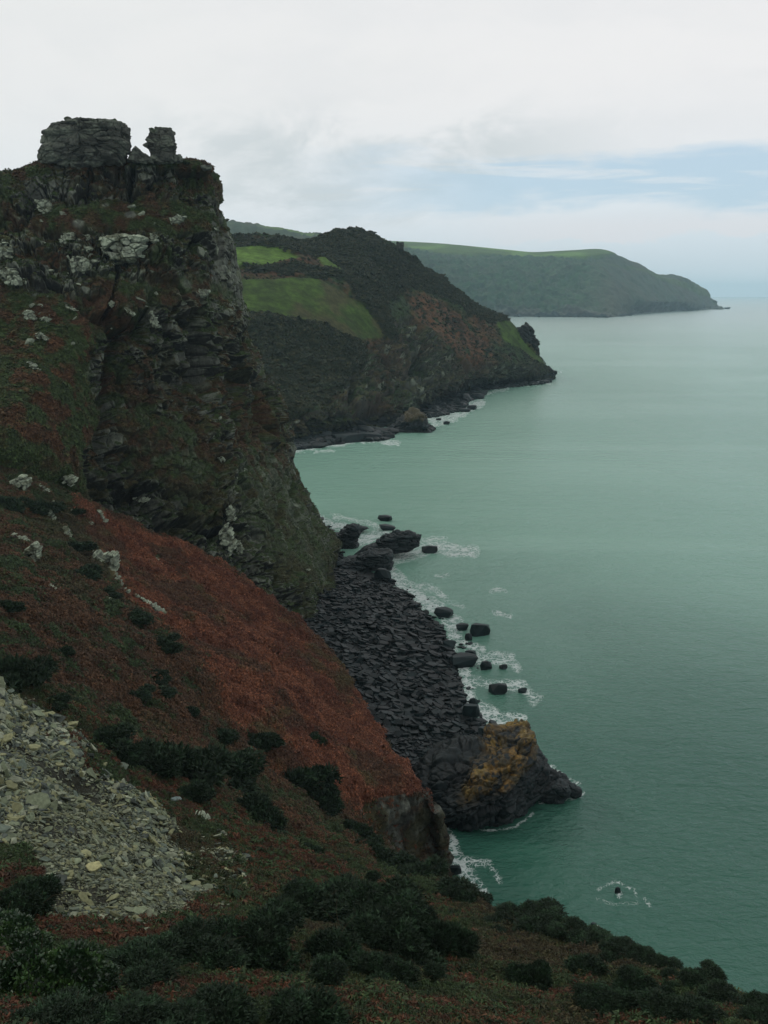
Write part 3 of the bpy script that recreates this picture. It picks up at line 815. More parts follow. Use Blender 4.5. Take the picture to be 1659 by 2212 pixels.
def outline_rock(name, pts, d, thick, label, cat, mat=None, nth=120, nph=70, cell=(3, 3, 1.6), amp=1.0, seed=1, crack=.3, tone=None, e1=.45, e2=.55,
                 group=None, top=None, lichen=.3, kind=None, shift=0.):
    """a solid rock whose outline across the view follows pts, with its own depth"""
    W = P(np.array([p[0] for p in pts]), np.array([p[1] for p in pts]), d)
    cx, cz = W[:, 0].mean(), W[:, 2].mean()
    px, pz = W[:, 0] - cx, W[:, 2] - cz
    th = np.linspace(0, 2 * np.pi, nth, endpoint=False)
    R = np.zeros(nth); n = len(px)
    for k in range(n):
        ax, az_, bx, bz = px[k], pz[k], px[(k + 1) % n], pz[(k + 1) % n]
        den = np.cos(th) * (bz - az_) - np.sin(th) * (bx - ax)
        den = np.where(np.abs(den) < 1e-9, 1e-9, den)
        tt = (ax * (bz - az_) - az_ * (bx - ax)) / den
        u = (ax * np.sin(th) - az_ * np.cos(th)) / den
        ok = (tt > 0) & (u >= -1e-6) & (u <= 1 + 1e-6)
        R = np.where(ok, np.maximum(R, tt), R)
    ph = np.linspace(-np.pi / 2, np.pi / 2, nph)[:, None]
    rad = np.abs(np.cos(ph)) ** e1
    dep = np.sign(np.sin(ph)) * np.abs(np.sin(ph)) ** e2
    # polar grid spread evenly from the rim to the middle of each face
    Gx = cx + rad * R[None] * np.cos(th)[None]; Gz = cz + rad * R[None] * np.sin(th)[None]; Gy = d + shift + thick * dep + 0 * Gx
    G = np.stack([Gx, Gy, Gz], -1)
    ce = np.array([cx, d + shift, cz])
    v = G - ce; Nn = v / np.array([max(abs(px)), thick, max(abs(pz))]) ** 2; Nn /= np.linalg.norm(Nn, axis=-1, keepdims=True) + 1e-9
    rd, r, r2 = rockify(G, Nn, 1, cell, amp, seed, crack, .45)
    dd = rd + amp * .5 * fbm(G / (np.array(cell) * 1.6), 3, seed + 9)
    G2 = G + Nn * dd[..., None]
    n2 = fbm(G / (np.array(cell) * .8), 4, seed + 11)
    base = tone if tone is not None else (ROCKD, ROCKM)
    c = lerp(base[0], base[1], np.clip(r * .55 + r2 * .45 + .25 * n2, 0, 1))
    c = lerp(c, ROCKP * .8, lichen * sst(n2 + .3 * r2, .1, .6))
    if top is not None:
        up = (G2[..., 2] - cz) / (max(pz) + 1e-6)
        c = lerp(c, top[0], sst(up + .35 * n2, top[1], top[1] + .25))
    c = np.clip(c, 0.001, 1)
    loc = (cx, d + shift, float(G2[..., 2].min()))
    V = G2.reshape(-1, 3)
    f = grid_faces(nph, nth, wrap=True)
    me = mesh_np(name, V, f, 4, mat or M_rock, c.reshape(-1, 3), loc=loc)
    return link(name, me, loc, label, cat, group, kind)

TOP_G = (MOSS * 1.2, .78)
outline_rock("rock_tor", [(94, 358), (89, 341), (96, 322), (97, 291), (110, 286), (121, 273), (143, 269), (153, 258), (165, 263), (184, 256), (206, 258), (221, 264),
             (232, 257), (250, 257), (270, 266), (274, 289), (279, 311), (272, 330), (266, 356), (180, 366)], 318, 8.5,
             "broad dark craggy rock tor on the very top of the cliff", "rock tor", cell=(6, 6, 2.6), amp=1.5, crack=.8, nth=320, nph=170, tone=(ROCKD * .8, ROCKM * .85), top=TOP_G, seed=501)
outline_rock("rock_tor", [(328, 352), (326, 335), (324, 322), (320, 300), (321, 278), (338, 274), (368, 277), (374, 286), (379, 304), (378, 326), (371, 352)], 324, 4.4,
             "narrow upright rock tor standing alone right of the broad summit tor", "rock tor", cell=(5, 5, 2.2), amp=1.0, crack=.5, nth=200, nph=110, tone=(ROCKD * .8, ROCKM * .85), top=TOP_G, seed=511)
outline_rock("leaning_slab", [(308, 314), (318, 308), (331, 299), (336, 303), (326, 314), (318, 322)], 322, 1.6,
             "tilted flat slab leaning against the narrow summit tor", "rock slab", nth=60, nph=30, cell=(1.5, 1.5, .8), amp=.3, crack=.1, seed=515)
outline_rock("rock_wedge", [(276, 352), (285, 330), (294, 317), (306, 326), (324, 338), (334, 354)], 320, 2.6,
             "wedge shaped rock in the gap between the two summit tors", "rock", nth=80, nph=40, cell=(2, 2, 1), amp=.6, crack=.3, seed=516)
outline_rock("rock_ledge", [(366, 352), (366, 337), (380, 334), (392, 335), (393, 352)], 326, 2.2,
             "low squared ledge stone at the right foot of the narrow tor", "rock", nth=60, nph=30, cell=(2, 2, 1), amp=.4, crack=.2, seed=517)
outline_rock("rock_block", [(432, 358), (446, 356), (458, 357), (457, 367), (440, 370)], 331, 1.4,
             "flat square block perched at the right end of the cliff top", "rock", nth=60, nph=30, cell=(2, 2, 1), amp=.25, crack=.1, seed=518)

# ---- pale outcrops traced on the slopes
PALE = (ROCKM * 1.5, ROCKP * 1.15)
OUT = [
 ([(205, 1191), (212, 1192), (220, 1199), (231, 1196), (243, 1191), (251, 1196), (255, 1204), (254, 1218), (250, 1232), (251, 1244), (244, 1252), (238, 1253), (232, 1245), (230, 1232), (233, 1214), (224, 1210), (215, 1213)], "large pale hooked outcrop at the left edge of the bright red bracken", 1.),
 ([(250, 1236), (257, 1243), (264, 1256), (271, 1272), (266, 1272), (259, 1259), (252, 1248)], "thin pale rib running down from the hooked outcrop", .6),
 ([(317, 1300), (328, 1303), (340, 1308), (352, 1317), (361, 1324), (345, 1325), (333, 1318), (323, 1310)], "long flat pale outcrop lying at the lower end of the stone rib", .8),
 ([(63, 1179), (70, 1171), (76, 1170), (84, 1179), (92, 1182), (84, 1194), (86, 1214), (76, 1210), (66, 1206), (70, 1196), (51, 1196)], "jagged pale outcrop in dark scrub near the left edge", 1.),
 ([(30, 1153), (46, 1159), (63, 1168), (62, 1172), (46, 1165), (31, 1158)], "thin pale stone strip above the jagged outcrop in scrub", .5),
 ([(28, 1037), (33, 1030), (46, 1028), (61, 1031), (66, 1044), (63, 1056), (60, 1066), (54, 1054), (46, 1047), (34, 1046)], "bulky pale outcrop with dark hollow below, high at the left edge", 1.),
 ([(124, 1034), (136, 1029), (149, 1028), (165, 1034), (164, 1047), (156, 1053), (147, 1044), (132, 1038)], "layered pale outcrop right of the bulky one on the upper slope", 1.),
 ([(84, 1044), (93, 1047), (101, 1054), (109, 1063), (98, 1059), (88, 1053)], "small slanting pale outcrop between the bulky and the layered ones", .6),
 ([(111, 1101), (117, 1110), (118, 1124), (113, 1128), (106, 1118), (102, 1114)], "upright pale shard above the dark gorse patch", .6),
 ([(142, 1131), (147, 1141), (152, 1156), (157, 1170), (150, 1166), (145, 1154), (140, 1143)], "long narrow pale streak of rock in green turf", .6),
 ([(213, 1102), (220, 1108), (225, 1115), (233, 1125), (224, 1124), (216, 1117)], "pale stones at the upper tip of the red bracken", .7),
 ([(101, 1267), (106, 1262), (112, 1265), (120, 1272), (116, 1279), (107, 1278)], "small half buried grey rock in brown bracken at left", .7),
 ([(234, 1293), (239, 1291), (243, 1297), (238, 1301)], "little pale stone beside a round gorse bush", .5),
 ([(306, 1339), (312, 1338), (315, 1342), (309, 1345)], "tiny pale stone just under a wide dark gorse bush", .4),
 ([(192, 1127), (200, 1126), (203, 1131), (195, 1134)], "small tan stone near the top corner of the bracken", .5),
 ([(272, 1274), (280, 1273), (284, 1279), (276, 1281)], "small pale stone heading the chain of rib stones", .4),
 ([(288, 1283), (296, 1284), (303, 1289), (294, 1290)], "middle pale stone of the chain of rib stones", .4),
 ([(305, 1291), (312, 1293), (317, 1299), (309, 1298)], "last pale stone of the chain before the long flat outcrop", .4),
 ([(333, 1205), (340, 1204), (344, 1208), (336, 1210)], "pair of pale specks of stone amid the red bracken", .4),
 ([(2, 585), (14, 580), (37, 586), (46, 604), (44, 614), (24, 616), (8, 600)], "big slanted pale boulder at the left edge under the crag", 1.),
 ([(224, 522), (240, 511), (262, 508), (292, 514), (318, 520), (312, 540), (301, 561), (280, 566), (257, 568), (240, 556), (228, 543)], "widest pale rock face in the middle of the crag", 1.),
 ([(154, 556), (170, 552), (188, 556), (189, 575), (184, 592), (160, 593), (153, 575)], "blocky pale outcrop left of the widest rock face", 1.),
 ([(368, 468), (384, 464), (402, 469), (394, 484), (373, 485)], "smooth grey slab face below the cliff top grass", .8),
 ([(82, 433), (98, 429), (112, 438), (116, 462), (98, 464), (86, 456)], "stacked pale blocks at the left shoulder of the crag", 1.),
 ([(53, 677), (60, 671), (70, 673), (82, 686), (70, 691), (58, 688)], "rounded pale boulder on the brown slope, largest of three", .8),
 ([(88, 688), (98, 684), (112, 688), (106, 695), (94, 694)], "flat pale boulder just right of the rounded one", .7),
 ([(272, 664), (280, 666), (294, 679), (288, 684), (278, 678)], "pale wedge stone on the red brown shoulder", .7),
 ([(320, 676), (330, 670), (340, 688), (347, 706), (336, 710), (328, 696)], "tall pale streaked face at the crag's inner corner", .9),
 ([(77, 720), (88, 715), (98, 722), (110, 733), (98, 736), (86, 728)], "long pale boulder lowest on the brown slope", .7),
 ([(143, 659), (152, 661), (167, 670), (158, 673), (147, 667)], "thin pale stone across the brown slope's middle", .5),
 ([(235, 655), (243, 650), (251, 659), (244, 664)], "small pointed pale stone at the head of the red shoulder", .6),
 ([(131, 508), (144, 502), (158, 504), (157, 522), (146, 533), (135, 528)], "pale cracked block under the crag's left grass ledge", .9),
 ([(-4, 528), (14, 526), (24, 536), (24, 556), (14, 563), (0, 560)], "tall pale block cut by the left edge of the picture", .9),
 ([(488, 1098), (497, 1093), (506, 1101), (508, 1118), (502, 1128), (492, 1120)], "upper pale streak on the green lower cliff", .8),
 ([(484, 1132), (494, 1128), (500, 1146), (508, 1170), (500, 1196), (492, 1206), (484, 1180), (478, 1158)], "long pale streak above the spur on the lower cliff", .9),
 ([(508, 1168), (516, 1168), (527, 1182), (521, 1197), (512, 1190)], "short pale streak right of the long one on the lower cliff", .8),
 ([(472, 988), (480, 986), (488, 994), (480, 998)], "single white stone in the dark middle of the cliff", .7),
 ([(290, 1078), (306, 1074), (326, 1078), (320, 1084), (298, 1084)], "flat pale ledge over a dark overhang in the cliff", .8),
 ([(60, 782), (68, 780), (80, 790), (88, 799), (78, 798), (68, 790)], "slender pale stone on the open slope at left", .5),
 ([(424, 629), (440, 622), (456, 626), (450, 640), (432, 642)], "grey green slab high on the right of the crag", .8),
 ([(326, 506), (334, 500), (342, 510), (338, 530), (328, 522)], "upright pale block right of the widest rock face", .8),
 ([(182, 508), (192, 504), (196, 514), (188, 520)], "small pale block above the widest rock face", .6),
 ([(182, 532), (196, 530), (201, 540), (190, 546)], "small bright boulder left of the widest rock face", .6),
 ([(424, 1757), (434, 1754), (452, 1768), (448, 1774), (432, 1768)], "white tilted stone above the scree's right tip", .4),
 ([(236, 1720), (240, 1716), (246, 1722), (240, 1726)], "little white stone at the scree's upper edge", .3),
 ([(134, 1602), (140, 1599), (151, 1603), (149, 1611), (136, 1610)], "squared cream stone at the top edge of the scree", .4),
 ([(153, 1582), (160, 1576), (168, 1586), (162, 1592), (154, 1590)], "pale lump of rock above the squared cream stone", .4),
]
def relief_rock(name, pts, d, thick, label, cat, seed, cell, group=None, tone=None, lichen=.5):
    """a solid rock of any outline: front and back swell away from the rim, broken into blocks"""
    pts = np.array(pts, float)
    x0, y0 = pts.min(0) - 3; x1, y1 = pts.max(0) + 3
    m = max(x1 - x0, y1 - y0); st = m / (84 if m > 30 else 46)
    xs = np.arange(x0, x1 + st, st); ys = np.arange(y0, y1 + st, st)
    YY, XX = np.meshgrid(ys, xs, indexing='ij')
    W = P(XX, YY, d)
    q = W / np.array(cell)
    f1, f2, r = worley(q, seed); g1, g2, r2 = worley(q * 2.3 + 3, seed + 1)
    sd = -sdist(pts.tolist(), XX, YY) + (r - .5) * m * .15 + (r2 - .5) * m * .09 + .03 * m * fbm(q * 1.7, 3, seed + 2)
    ins = sd > 0
    t = np.clip(sd / (m * .10), 0, 1)
    prof = np.sqrt(np.clip(1 - (1 - t) ** 2, 0, 1)) * (.45 + .5 * r + .25 * r2) - .12 * (1 - sst(f2 - f1, 0, .12)) * t - .05 * (1 - sst(g2 - g1, 0, .14)) * t
    tilt = (YY - y1) / (y1 - y0 + 1e-6) * .35      # the face leans back up the slope
    Fr = P(XX, YY, d) ; Fr[..., 1] -= thick * (prof + tilt * t); Bk = W.copy(); Bk[..., 1] += thick * t * .9
    n_ = W.shape[1]
    ok = ins[:-1, :-1] & ins[1:, :-1] & ins[:-1, 1:] & ins[1:, 1:]
    if ok.sum() < 3: ok[:] = sd[:-1, :-1] > -st
    fc = grid_faces(*XX.shape).reshape(ok.shape + (4,))[ok]
    N_ = XX.size
    # rim: join front and back along open edges
    V = np.concatenate([Fr.reshape(-1, 3), Bk.reshape(-1, 3)])
    ed = {}
    for f in fc:
        for u in range(4):
            a_, b_ = int(f[u]), int(f[(u + 1) % 4]); key = (min(a_, b_), max(a_, b_))
            ed[key] = None if key in ed else (a_, b_)
    rim = [(e_[1], e_[0], e_[0] + N_, e_[1] + N_) for e_ in ed.values() if e_]
    fc = np.concatenate([fc, fc[:, ::-1] + N_, np.array(rim)])
    used = np.unique(fc); remap = np.zeros(2 * N_, int); remap[used] = np.arange(len(used))
    n2 = fbm(q * 1.5, 4, seed + 4)
    tone = tone or PALE
    c = lerp(tone[0], tone[1], np.clip(.25 + r * .5 + r2 * .4 + .4 * n2, 0, 1))
    c = lerp(c, ROCKD * .8, (1 - sst(f2 - f1, 0, .10)) * .7)
    c = lerp(c, OLIVE, sst(fbm(q * 1.1, 3, seed + 6), .25, .6) * .6)
    C = np.concatenate([c.reshape(-1, 3)] * 2)
    loc = V[used].mean(0); loc[2] = V[used][:, 2].min()
    me = mesh_np(name, V[used], remap[fc], 4, M_rock, C[used], smooth=False, loc=loc)
    return link(name, me, loc, label, cat, group)

for k, (pl, lab, th) in enumerate(OUT):
    cxp = sum(p[0] for p in pl) / len(pl); cyp = sum(p[1] for p in pl) / len(pl)
    ds = [h_[0].y for h_ in (cast(x_ * .8 + cxp * .2, y_ * .8 + cyp * .2) for x_, y_ in pl) if h_]
    hc = cast(cxp, cyp)
    d = min(np.percentile(ds, 30) if ds else 1e9, hc[0].y)
    wpx = (max(p[0] for p in pl) - min(p[0] for p in pl)); hpx = (max(p[1] for p in pl) - min(p[1] for p in pl))
    sz = math.sqrt(wpx * hpx) * d / F
    c_ = max(.35, sz * .36)
    relief_rock("rock_outcrop", pl, d - sz * .12 - .45, sz * .45 + .3, lab, "rock outcrop", 600 + 7 * k, (c_, c_, c_ * .7), "pale outcrops on the slopes")

def sample(S, n, wt, r):
    """n random positions on the grid of S with probability wt"""
    W = (wt[:-1, :-1] * 1.0).ravel(); W = np.clip(W, 0, None); W /= W.sum()
    idx = r.choice(len(W), n, p=W)
    nc = S['G'].shape[1] - 1
    i, j = idx // nc, idx % nc
    u = r.uniform(0, 1, n)[:, None]; v = r.uniform(0, 1, n)[:, None]
    G = S['G']
    p = (G[i, j] * (1 - u) + G[i + 1, j] * u) * (1 - v) + (G[i, j + 1] * (1 - u) + G[i + 1, j + 1] * u) * v
    return p, S['N'][i, j], i, j

def stone_mesh(name, rng, mat, tone, n=14, flat=.5, elong=1.5, rough=.12, sub=1, bev=.03):
    """an angular stone: hull of random points, edges bevelled"""
    import bmesh
    bm = bmesh.new()
    for _ in range(n):
        v = rng.normal(size=3); v /= np.abs(v).max() ** .75 * np.linalg.norm(v) ** .25
        bm.verts.new((v[0] * elong * .5 * rng.uniform(.8, 1.1), v[1] * .5 * rng.uniform(.8, 1.1), v[2] * flat * .5))
    r = bmesh.ops.convex_hull(bm, input=bm.verts)
    bmesh.ops.delete(bm, geom=list({g for g in r['geom_interior'] + r['geom_unused'] if isinstance(g, bmesh.types.BMVert)}), context='VERTS')
    bmesh.ops.bevel(bm, geom=list(bm.edges), offset=bev, segments=1, affect='EDGES', clamp_overlap=True)
    me = bpy.data.meshes.new(name); bm.to_mesh(me); bm.free()
    a = me.attributes.new('tint', 'FLOAT_COLOR', 'POINT')
    c = np.ones((len(me.vertices), 4), np.float32); c[:, :3] = tone
    a.data.foreach_set('color', c.ravel())
    me.materials.append(mat)
    return me

def slab_mesh(name, rng, mat, tone, elong=1.6, thick=.28):
    """a flat slab: irregular polygon with chamfered rim"""
    n = int(rng.integers(5, 8))
    a = np.sort(np.linspace(0, 2 * np.pi, n, endpoint=False) + rng.uniform(-.35, .35, n))
    r = rng.uniform(.40, .56, n)
    x = np.cos(a) * r * elong; y = np.sin(a) * r
    V = []; 
    for z, s in ((-thick / 2, .86), (thick * .25, 1.0), (thick * .5, .92)):
        jx, jy = rng.normal(0, .012, n), rng.normal(0, .012, n)
        V += [(x[i] * s + jx[i], y[i] * s + jy[i], z + .06 * x[i] * (z > 0)) for i in range(n)]
    Fc = []
    for l in range(2):
        for i in range(n):
            j = (i + 1) % n
            Fc.append((l * n + i, l * n + j, (l + 1) * n + j, (l + 1) * n + i))
    Fc.append(tuple(range(2 * n, 3 * n))); Fc.append(tuple(reversed(range(n))))
    me = bpy.data.meshes.new(name); me.from_pydata(V, [], Fc); me.update()
    at = me.attributes.new('tint', 'FLOAT_COLOR', 'POINT')
    c = np.ones((len(V), 4), np.float32); c[:, :3] = tone
    at.data.foreach_set('color', c.ravel())
    me.materials.append(mat)
    return me

def loose_stones():
    r = np.random.default_rng(81)
    pm = [stone_mesh("pale_stone", r, M_rock, ROCKP * f, 11, fl, e) for f, fl, e in [(.8, .7, 1.3), (.6, .5, 1.7), (.9, .6, 1.2), (.45, .8, 1.1), (.7, .45, 2.0)]]
    for S, wt, n, nm, grp, sz in ((CRAG, zone([(-10, 440), (120, 430), (480, 470), (500, 560), (420, 640), (300, 700), (180, 760), (60, 740), (-10, 700)], CRAG['X'], CRAG['Y'], 20), 90,
                           "small pale stone stuck in the turf and ledges of the crag", "pale stones scattered over the crag", 1.5),
                          (CRAG, zone([(440, 880), (560, 900), (660, 1100), (700, 1280), (560, 1200), (470, 1120)], CRAG['X'], CRAG['Y'], 20), 30,
                           "small pale stone on the green lower cliff", "pale stones on the lower cliff", 1.3),
                          (HILL, zone([(0, 1010), (180, 1040), (240, 1120), (330, 1280), (250, 1300), (120, 1200), (0, 1160)], HILL['X'], HILL['Y'], 20), 16,
                           "small pale stone in the brown scrub of the upper left slope", "pale stones on the upper left slope", .9)):
        p, N, i, j = sample(S, n, wt * (S['X'] > 0), r)
        for k in range(n):
            o = link("pale_stone", pm[int(r.integers(5))], tuple(p[k] + N[k] * .1), nm, "stone", grp)
            q = sz * float(r.lognormal(0, .45)); o.scale = (q, q, q); o.rotation_euler = (float(r.normal(0, .5)), float(r.normal(.3, .5)), float(r.uniform(0, 6.3)))
loose_stones()

# ---- sea stack with the golden top
def sea_stack():
    s = sea_d
    R = [[(865, 1662, 204), (905, 1640, 196), (960, 1606, 192), (1008, 1600, 190), (1042, 1598, 189), (1064, 1578, 188.5), (1100, 1562, 188), (1134, 1555, 188), (1152, 1566, 188.5), (1150, 1598, 189), (1172, 1640, 189), (1196, 1672, 188)],
         [(870, 1690, 194), (905, 1668, 187), (955, 1645, 183), (1005, 1640, 181), (1046, 1636, 181), (1074, 1618, 181), (1104, 1608, 180), (1130, 1605, 180), (1150, 1618, 181), (1156, 1640, 182), (1176, 1662, 184), (1198, 1688, 186)],
         [(885, 1722, 186), (915, 1710, 180), (955, 1700, 177), (1010, 1690, 175), (1050, 1680, 174.5), (1080, 1670, 174), (1104, 1665, 174.5), (1125, 1668, 175.5), (1142, 1672, 177), (1160, 1680, 179), (1178, 1690, 182), (1196, 1700, 185)],
         [(905, 1752, 180), (930, 1756, 175.5), (965, 1758, 172.5), (1012, 1755, 171), (1052, 1750, 170.5), (1082, 1745, 171), (1104, 1738, 173), (1122, 1730, 175), (1140, 1724, 178), (1158, 1718, 180), (1174, 1712, 183), (1190, 1710, 184.5)]]
    A = np.array([[P(*p) for p in r] for r in R])
    b = np.array([at_z(x, y, -.4) for x, y in [(925, 1772), (945, 1782), (975, 1790), (1018, 1795), (1055, 1793), (1085, 1787), (1108, 1777), (1126, 1764), (1144, 1750), (1160, 1738), (1176, 1726), (1192, 1718)]])
    bb = b + np.array([0, 0, -5])
    t1 = A[0] + np.array([.5, 4, -3]); t2 = A[0] + np.array([1, 9, 0]); t2[:, 2] = -3
    A = np.concatenate([t2[None], t1[None], A, b[None], bb[None]], 0)
    e = A[:, -1:, :] + np.array([2.5, 3, 0]); e[..., 2] = np.minimum(e[..., 2], 3); e2 = A[:, -1:, :] + np.array([5, 6, 0]); e2[..., 2] = -4
    A = np.concatenate([A, e, e2], 1)
    G = loft(A, 330, 380)
    N = orient(G, normals(G)); S = proj(G); X, Y = S[..., 0], S[..., 1]
    # beds dip to the left: tilt the block pattern
    T = G.copy(); T[..., 2] = G[..., 2] - .45 * G[..., 0]
    rd, r, r2 = rockify(T, N, 1, (5.5, 5.5, 2.4), 1.3, 701, .6)
    G2 = G + N * (rd + 1.3 * fbm(G / 7, 4, 711) + .25 * fbm(G / 1.2, 3, 712))[..., None]
    N2 = orient(G2, normals(G2))
    n = fbm(G / 3.5, 4, 721); n2 = fbm(G / 1.0, 3, 722)
    c = lerp(SLATE * .35, SLATE * .8, r)
    gold = zone([(1040, 1600), (1100, 1550), (1160, 1550), (1165, 1600), (1130, 1660), (1110, 1690), (1040, 1730), (990, 1740), (1000, 1690), (1030, 1640)], X + 10 * n, Y + 10 * n, 16)
    gc = lerp(np.array([.16, .092, .020]), np.array([.045, .035, .015]), sst(n2 + .5 * (r2 - .5), -.3, .4))
    gc = lerp(gc, np.array([.19, .13, .026]), sst(n, .1, .6) * .6)
    gold = gold * sst(G2[..., 2] + 3 * n, 6.0, 10.0) * sst(n2 + .9 * r + .5 * n, .0, .6) * .9
    c = lerp(c, gc, gold)
    me = mesh_np("sea_stack", G2, grid_faces(*X.shape), 4, M_slate, c, loc=(25, 182, 0))
    link("sea_stack", me, (25, 182, 0), "big black sea rock with golden brown lichen on its upper side", "sea stack")
sea_stack()
SL2 = (SLATE * .5, SLATE * 1.3)
outline_rock("sea_ledge", [(1160, 1712), (1168, 1690), (1186, 1684), (1206, 1690), (1222, 1692), (1233, 1700), (1228, 1716), (1215, 1732), (1180, 1738)], 186, 2.4,
             "low dark shelf running out to sea from the foot of the golden rock", "rock", M_slate, 90, 50, (2, 2, .9), .5, 731, .2, SL2, .4, .6, lichen=0)
outline_rock("sea_rock", [(1222, 1706), (1230, 1694), (1243, 1698), (1256, 1706), (1254, 1716), (1236, 1722)], 187.5, 1.2,
             "black pointed block at the outer tip of the golden rock's shelf", "rock", M_slate, 60, 34, (1.4, 1.4, .9), .35, 735, .15, SL2, .4, .6, lichen=0)
outline_rock("sea_rock", [(1143, 1640), (1158, 1632), (1180, 1644), (1195, 1664), (1196, 1700), (1172, 1714), (1148, 1690)], 190, 2.6,
             "dark jagged shoulder rock behind the right side of the golden rock", "rock", M_slate, 90, 50, (2, 2, 1.2), .8, 737, .3, (SLATE * .5, SLATE * 1.), lichen=0)
# reef ledges below the cliff
outline_rock("reef_ledge", [(742, 1222), (764, 1200), (785, 1184), (812, 1172), (832, 1158), (858, 1147), (885, 1144), (898, 1150), (909, 1162), (906, 1178), (880, 1188), (850, 1192), (820, 1198), (790, 1212), (765, 1226)], 384, 6.0,
             "long slanting black reef reaching furthest into the sea below the cliff", "rock reef", M_slate, 240, 100, (6, 6, 1.6), 1.5, 741, .6, SL2, .5, .8, lichen=0)
outline_rock("reef_ledge", [(700, 1268), (706, 1236), (730, 1218), (756, 1206), (786, 1197), (815, 1188), (838, 1188), (848, 1202), (853, 1218), (838, 1234), (805, 1246), (775, 1260), (745, 1272)], 366, 7.0,
             "second black reef nearer the beach with a blunt end", "rock reef", M_slate, 240, 100, (6, 6, 1.6), 1.6, 747, .6, SL2, .5, .8, lichen=0)
outline_rock("reef_ledge", [(694, 1205), (700, 1170), (716, 1156), (738, 1150), (752, 1138), (768, 1136), (780, 1146), (774, 1162), (770, 1178), (752, 1192), (725, 1204)], 400, 6,
             "low broken black reef close against the cliff foot", "rock reef", M_slate, 180, 80, (4, 4, 1.2), 1.8, 753, .7, SL2, .5, .8, lichen=0)
outline_rock("reef_rock", [(742, 1142), (748, 1134), (766, 1135), (784, 1138), (798, 1141), (782, 1148), (756, 1150)], 424, 3,
             "flat black rock with a tail behind the low broken reef", "rock", M_slate, 80, 40, (2.5, 2.5, .8), .8, 755, .3, SL2, .5, .8, lichen=0)

rng = np.random.default_rng(7)
M_slab = mat_tint("slab_slate", .35, .5, .5, 1.6, rough=.42, spec=.13, bdist=.12)
SLABS = [slab_mesh("slate_slab", rng, M_slab, SLATE * t * .5, e, th) for t, e, th in
         [(1.0, 1.7, .30), (1.25, 1.4, .36), (1.5, 1.9, .26), (.85, 1.5, .4), (1.7, 1.3, .3), (1.1, 2.0, .34), (1.35, 1.6, .42), (.9, 1.2, .5)]]
BOULD = [stone_mesh("sea_boulder", rng, M_slab, SLATE * t, 20, f, e, bev=.07) for t, f, e in [(.9, .6, 1.4), (1.1, .75, 1.2), (1.0, .5, 1.7), (.8, .8, 1.1), (1.3, .6, 1.3)]]

def merged(protos, loc, rot, scl, tint=None, flat_shade=False):
    """one big mesh from many placed copies; protos: (verts, tris); rot: (n,3,3); scl: (n,3)"""
    raise NotImplementedError

def rotz(a):
    c, s = np.cos(a), np.sin(a); o = np.zeros_like(a); i = o + 1
    return np.stack([np.stack([c, -s, o], -1), np.stack([s, c, o], -1), np.stack([o, o, i], -1)], -2)
def rotx(a):
    c, s = np.cos(a), np.sin(a); o = np.zeros_like(a); i = o + 1
    return np.stack([np.stack([i, o, o], -1), np.stack([o, c, -s], -1), np.stack([o, s, c], -1)], -2)
def roty(a):
    c, s = np.cos(a), np.sin(a); o = np.zeros_like(a); i = o + 1
    return np.stack([np.stack([c, o, s], -1), np.stack([o, i, o], -1), np.stack([-s, o, c], -1)], -2)

def scatter(name, protos, pick, pos, rot, scl, tint, mat, **kw):
    """protos: list of (V (k,3), T (m,3), shade (k,) colour factor); returns one object"""
    Vs, Ts, Cs = [], [], []; off = 0
    for p, (V, T, sh) in enumerate(protos):
        s = np.where(pick == p)[0]
        if not len(s): continue
        W = np.einsum('nij,nkj->nki', rot[s], V[None] * scl[s][:, None, :]) + pos[s][:, None, :]
        k = len(V)
        Ts.append((T[None] + (off + np.arange(len(s)) * k)[:, None, None]).reshape(-1, 3))
        Vs.append(W.reshape(-1, 3)); Cs.append((tint[s][:, None, :] * sh[None, :, None]).reshape(-1, 3))
        off += len(s) * k
    me = mesh_np(name, np.concatenate(Vs), np.concatenate(Ts), 3, mat, np.concatenate(Cs), smooth=False)
    return link(name, me, **kw)

def tri_of(me):
    me.calc_loop_triangles()
    V = np.array([v.co[:] for v in me.vertices]); T = np.array([t.vertices[:] for t in me.loop_triangles])
    return V, T, np.ones(len(V))

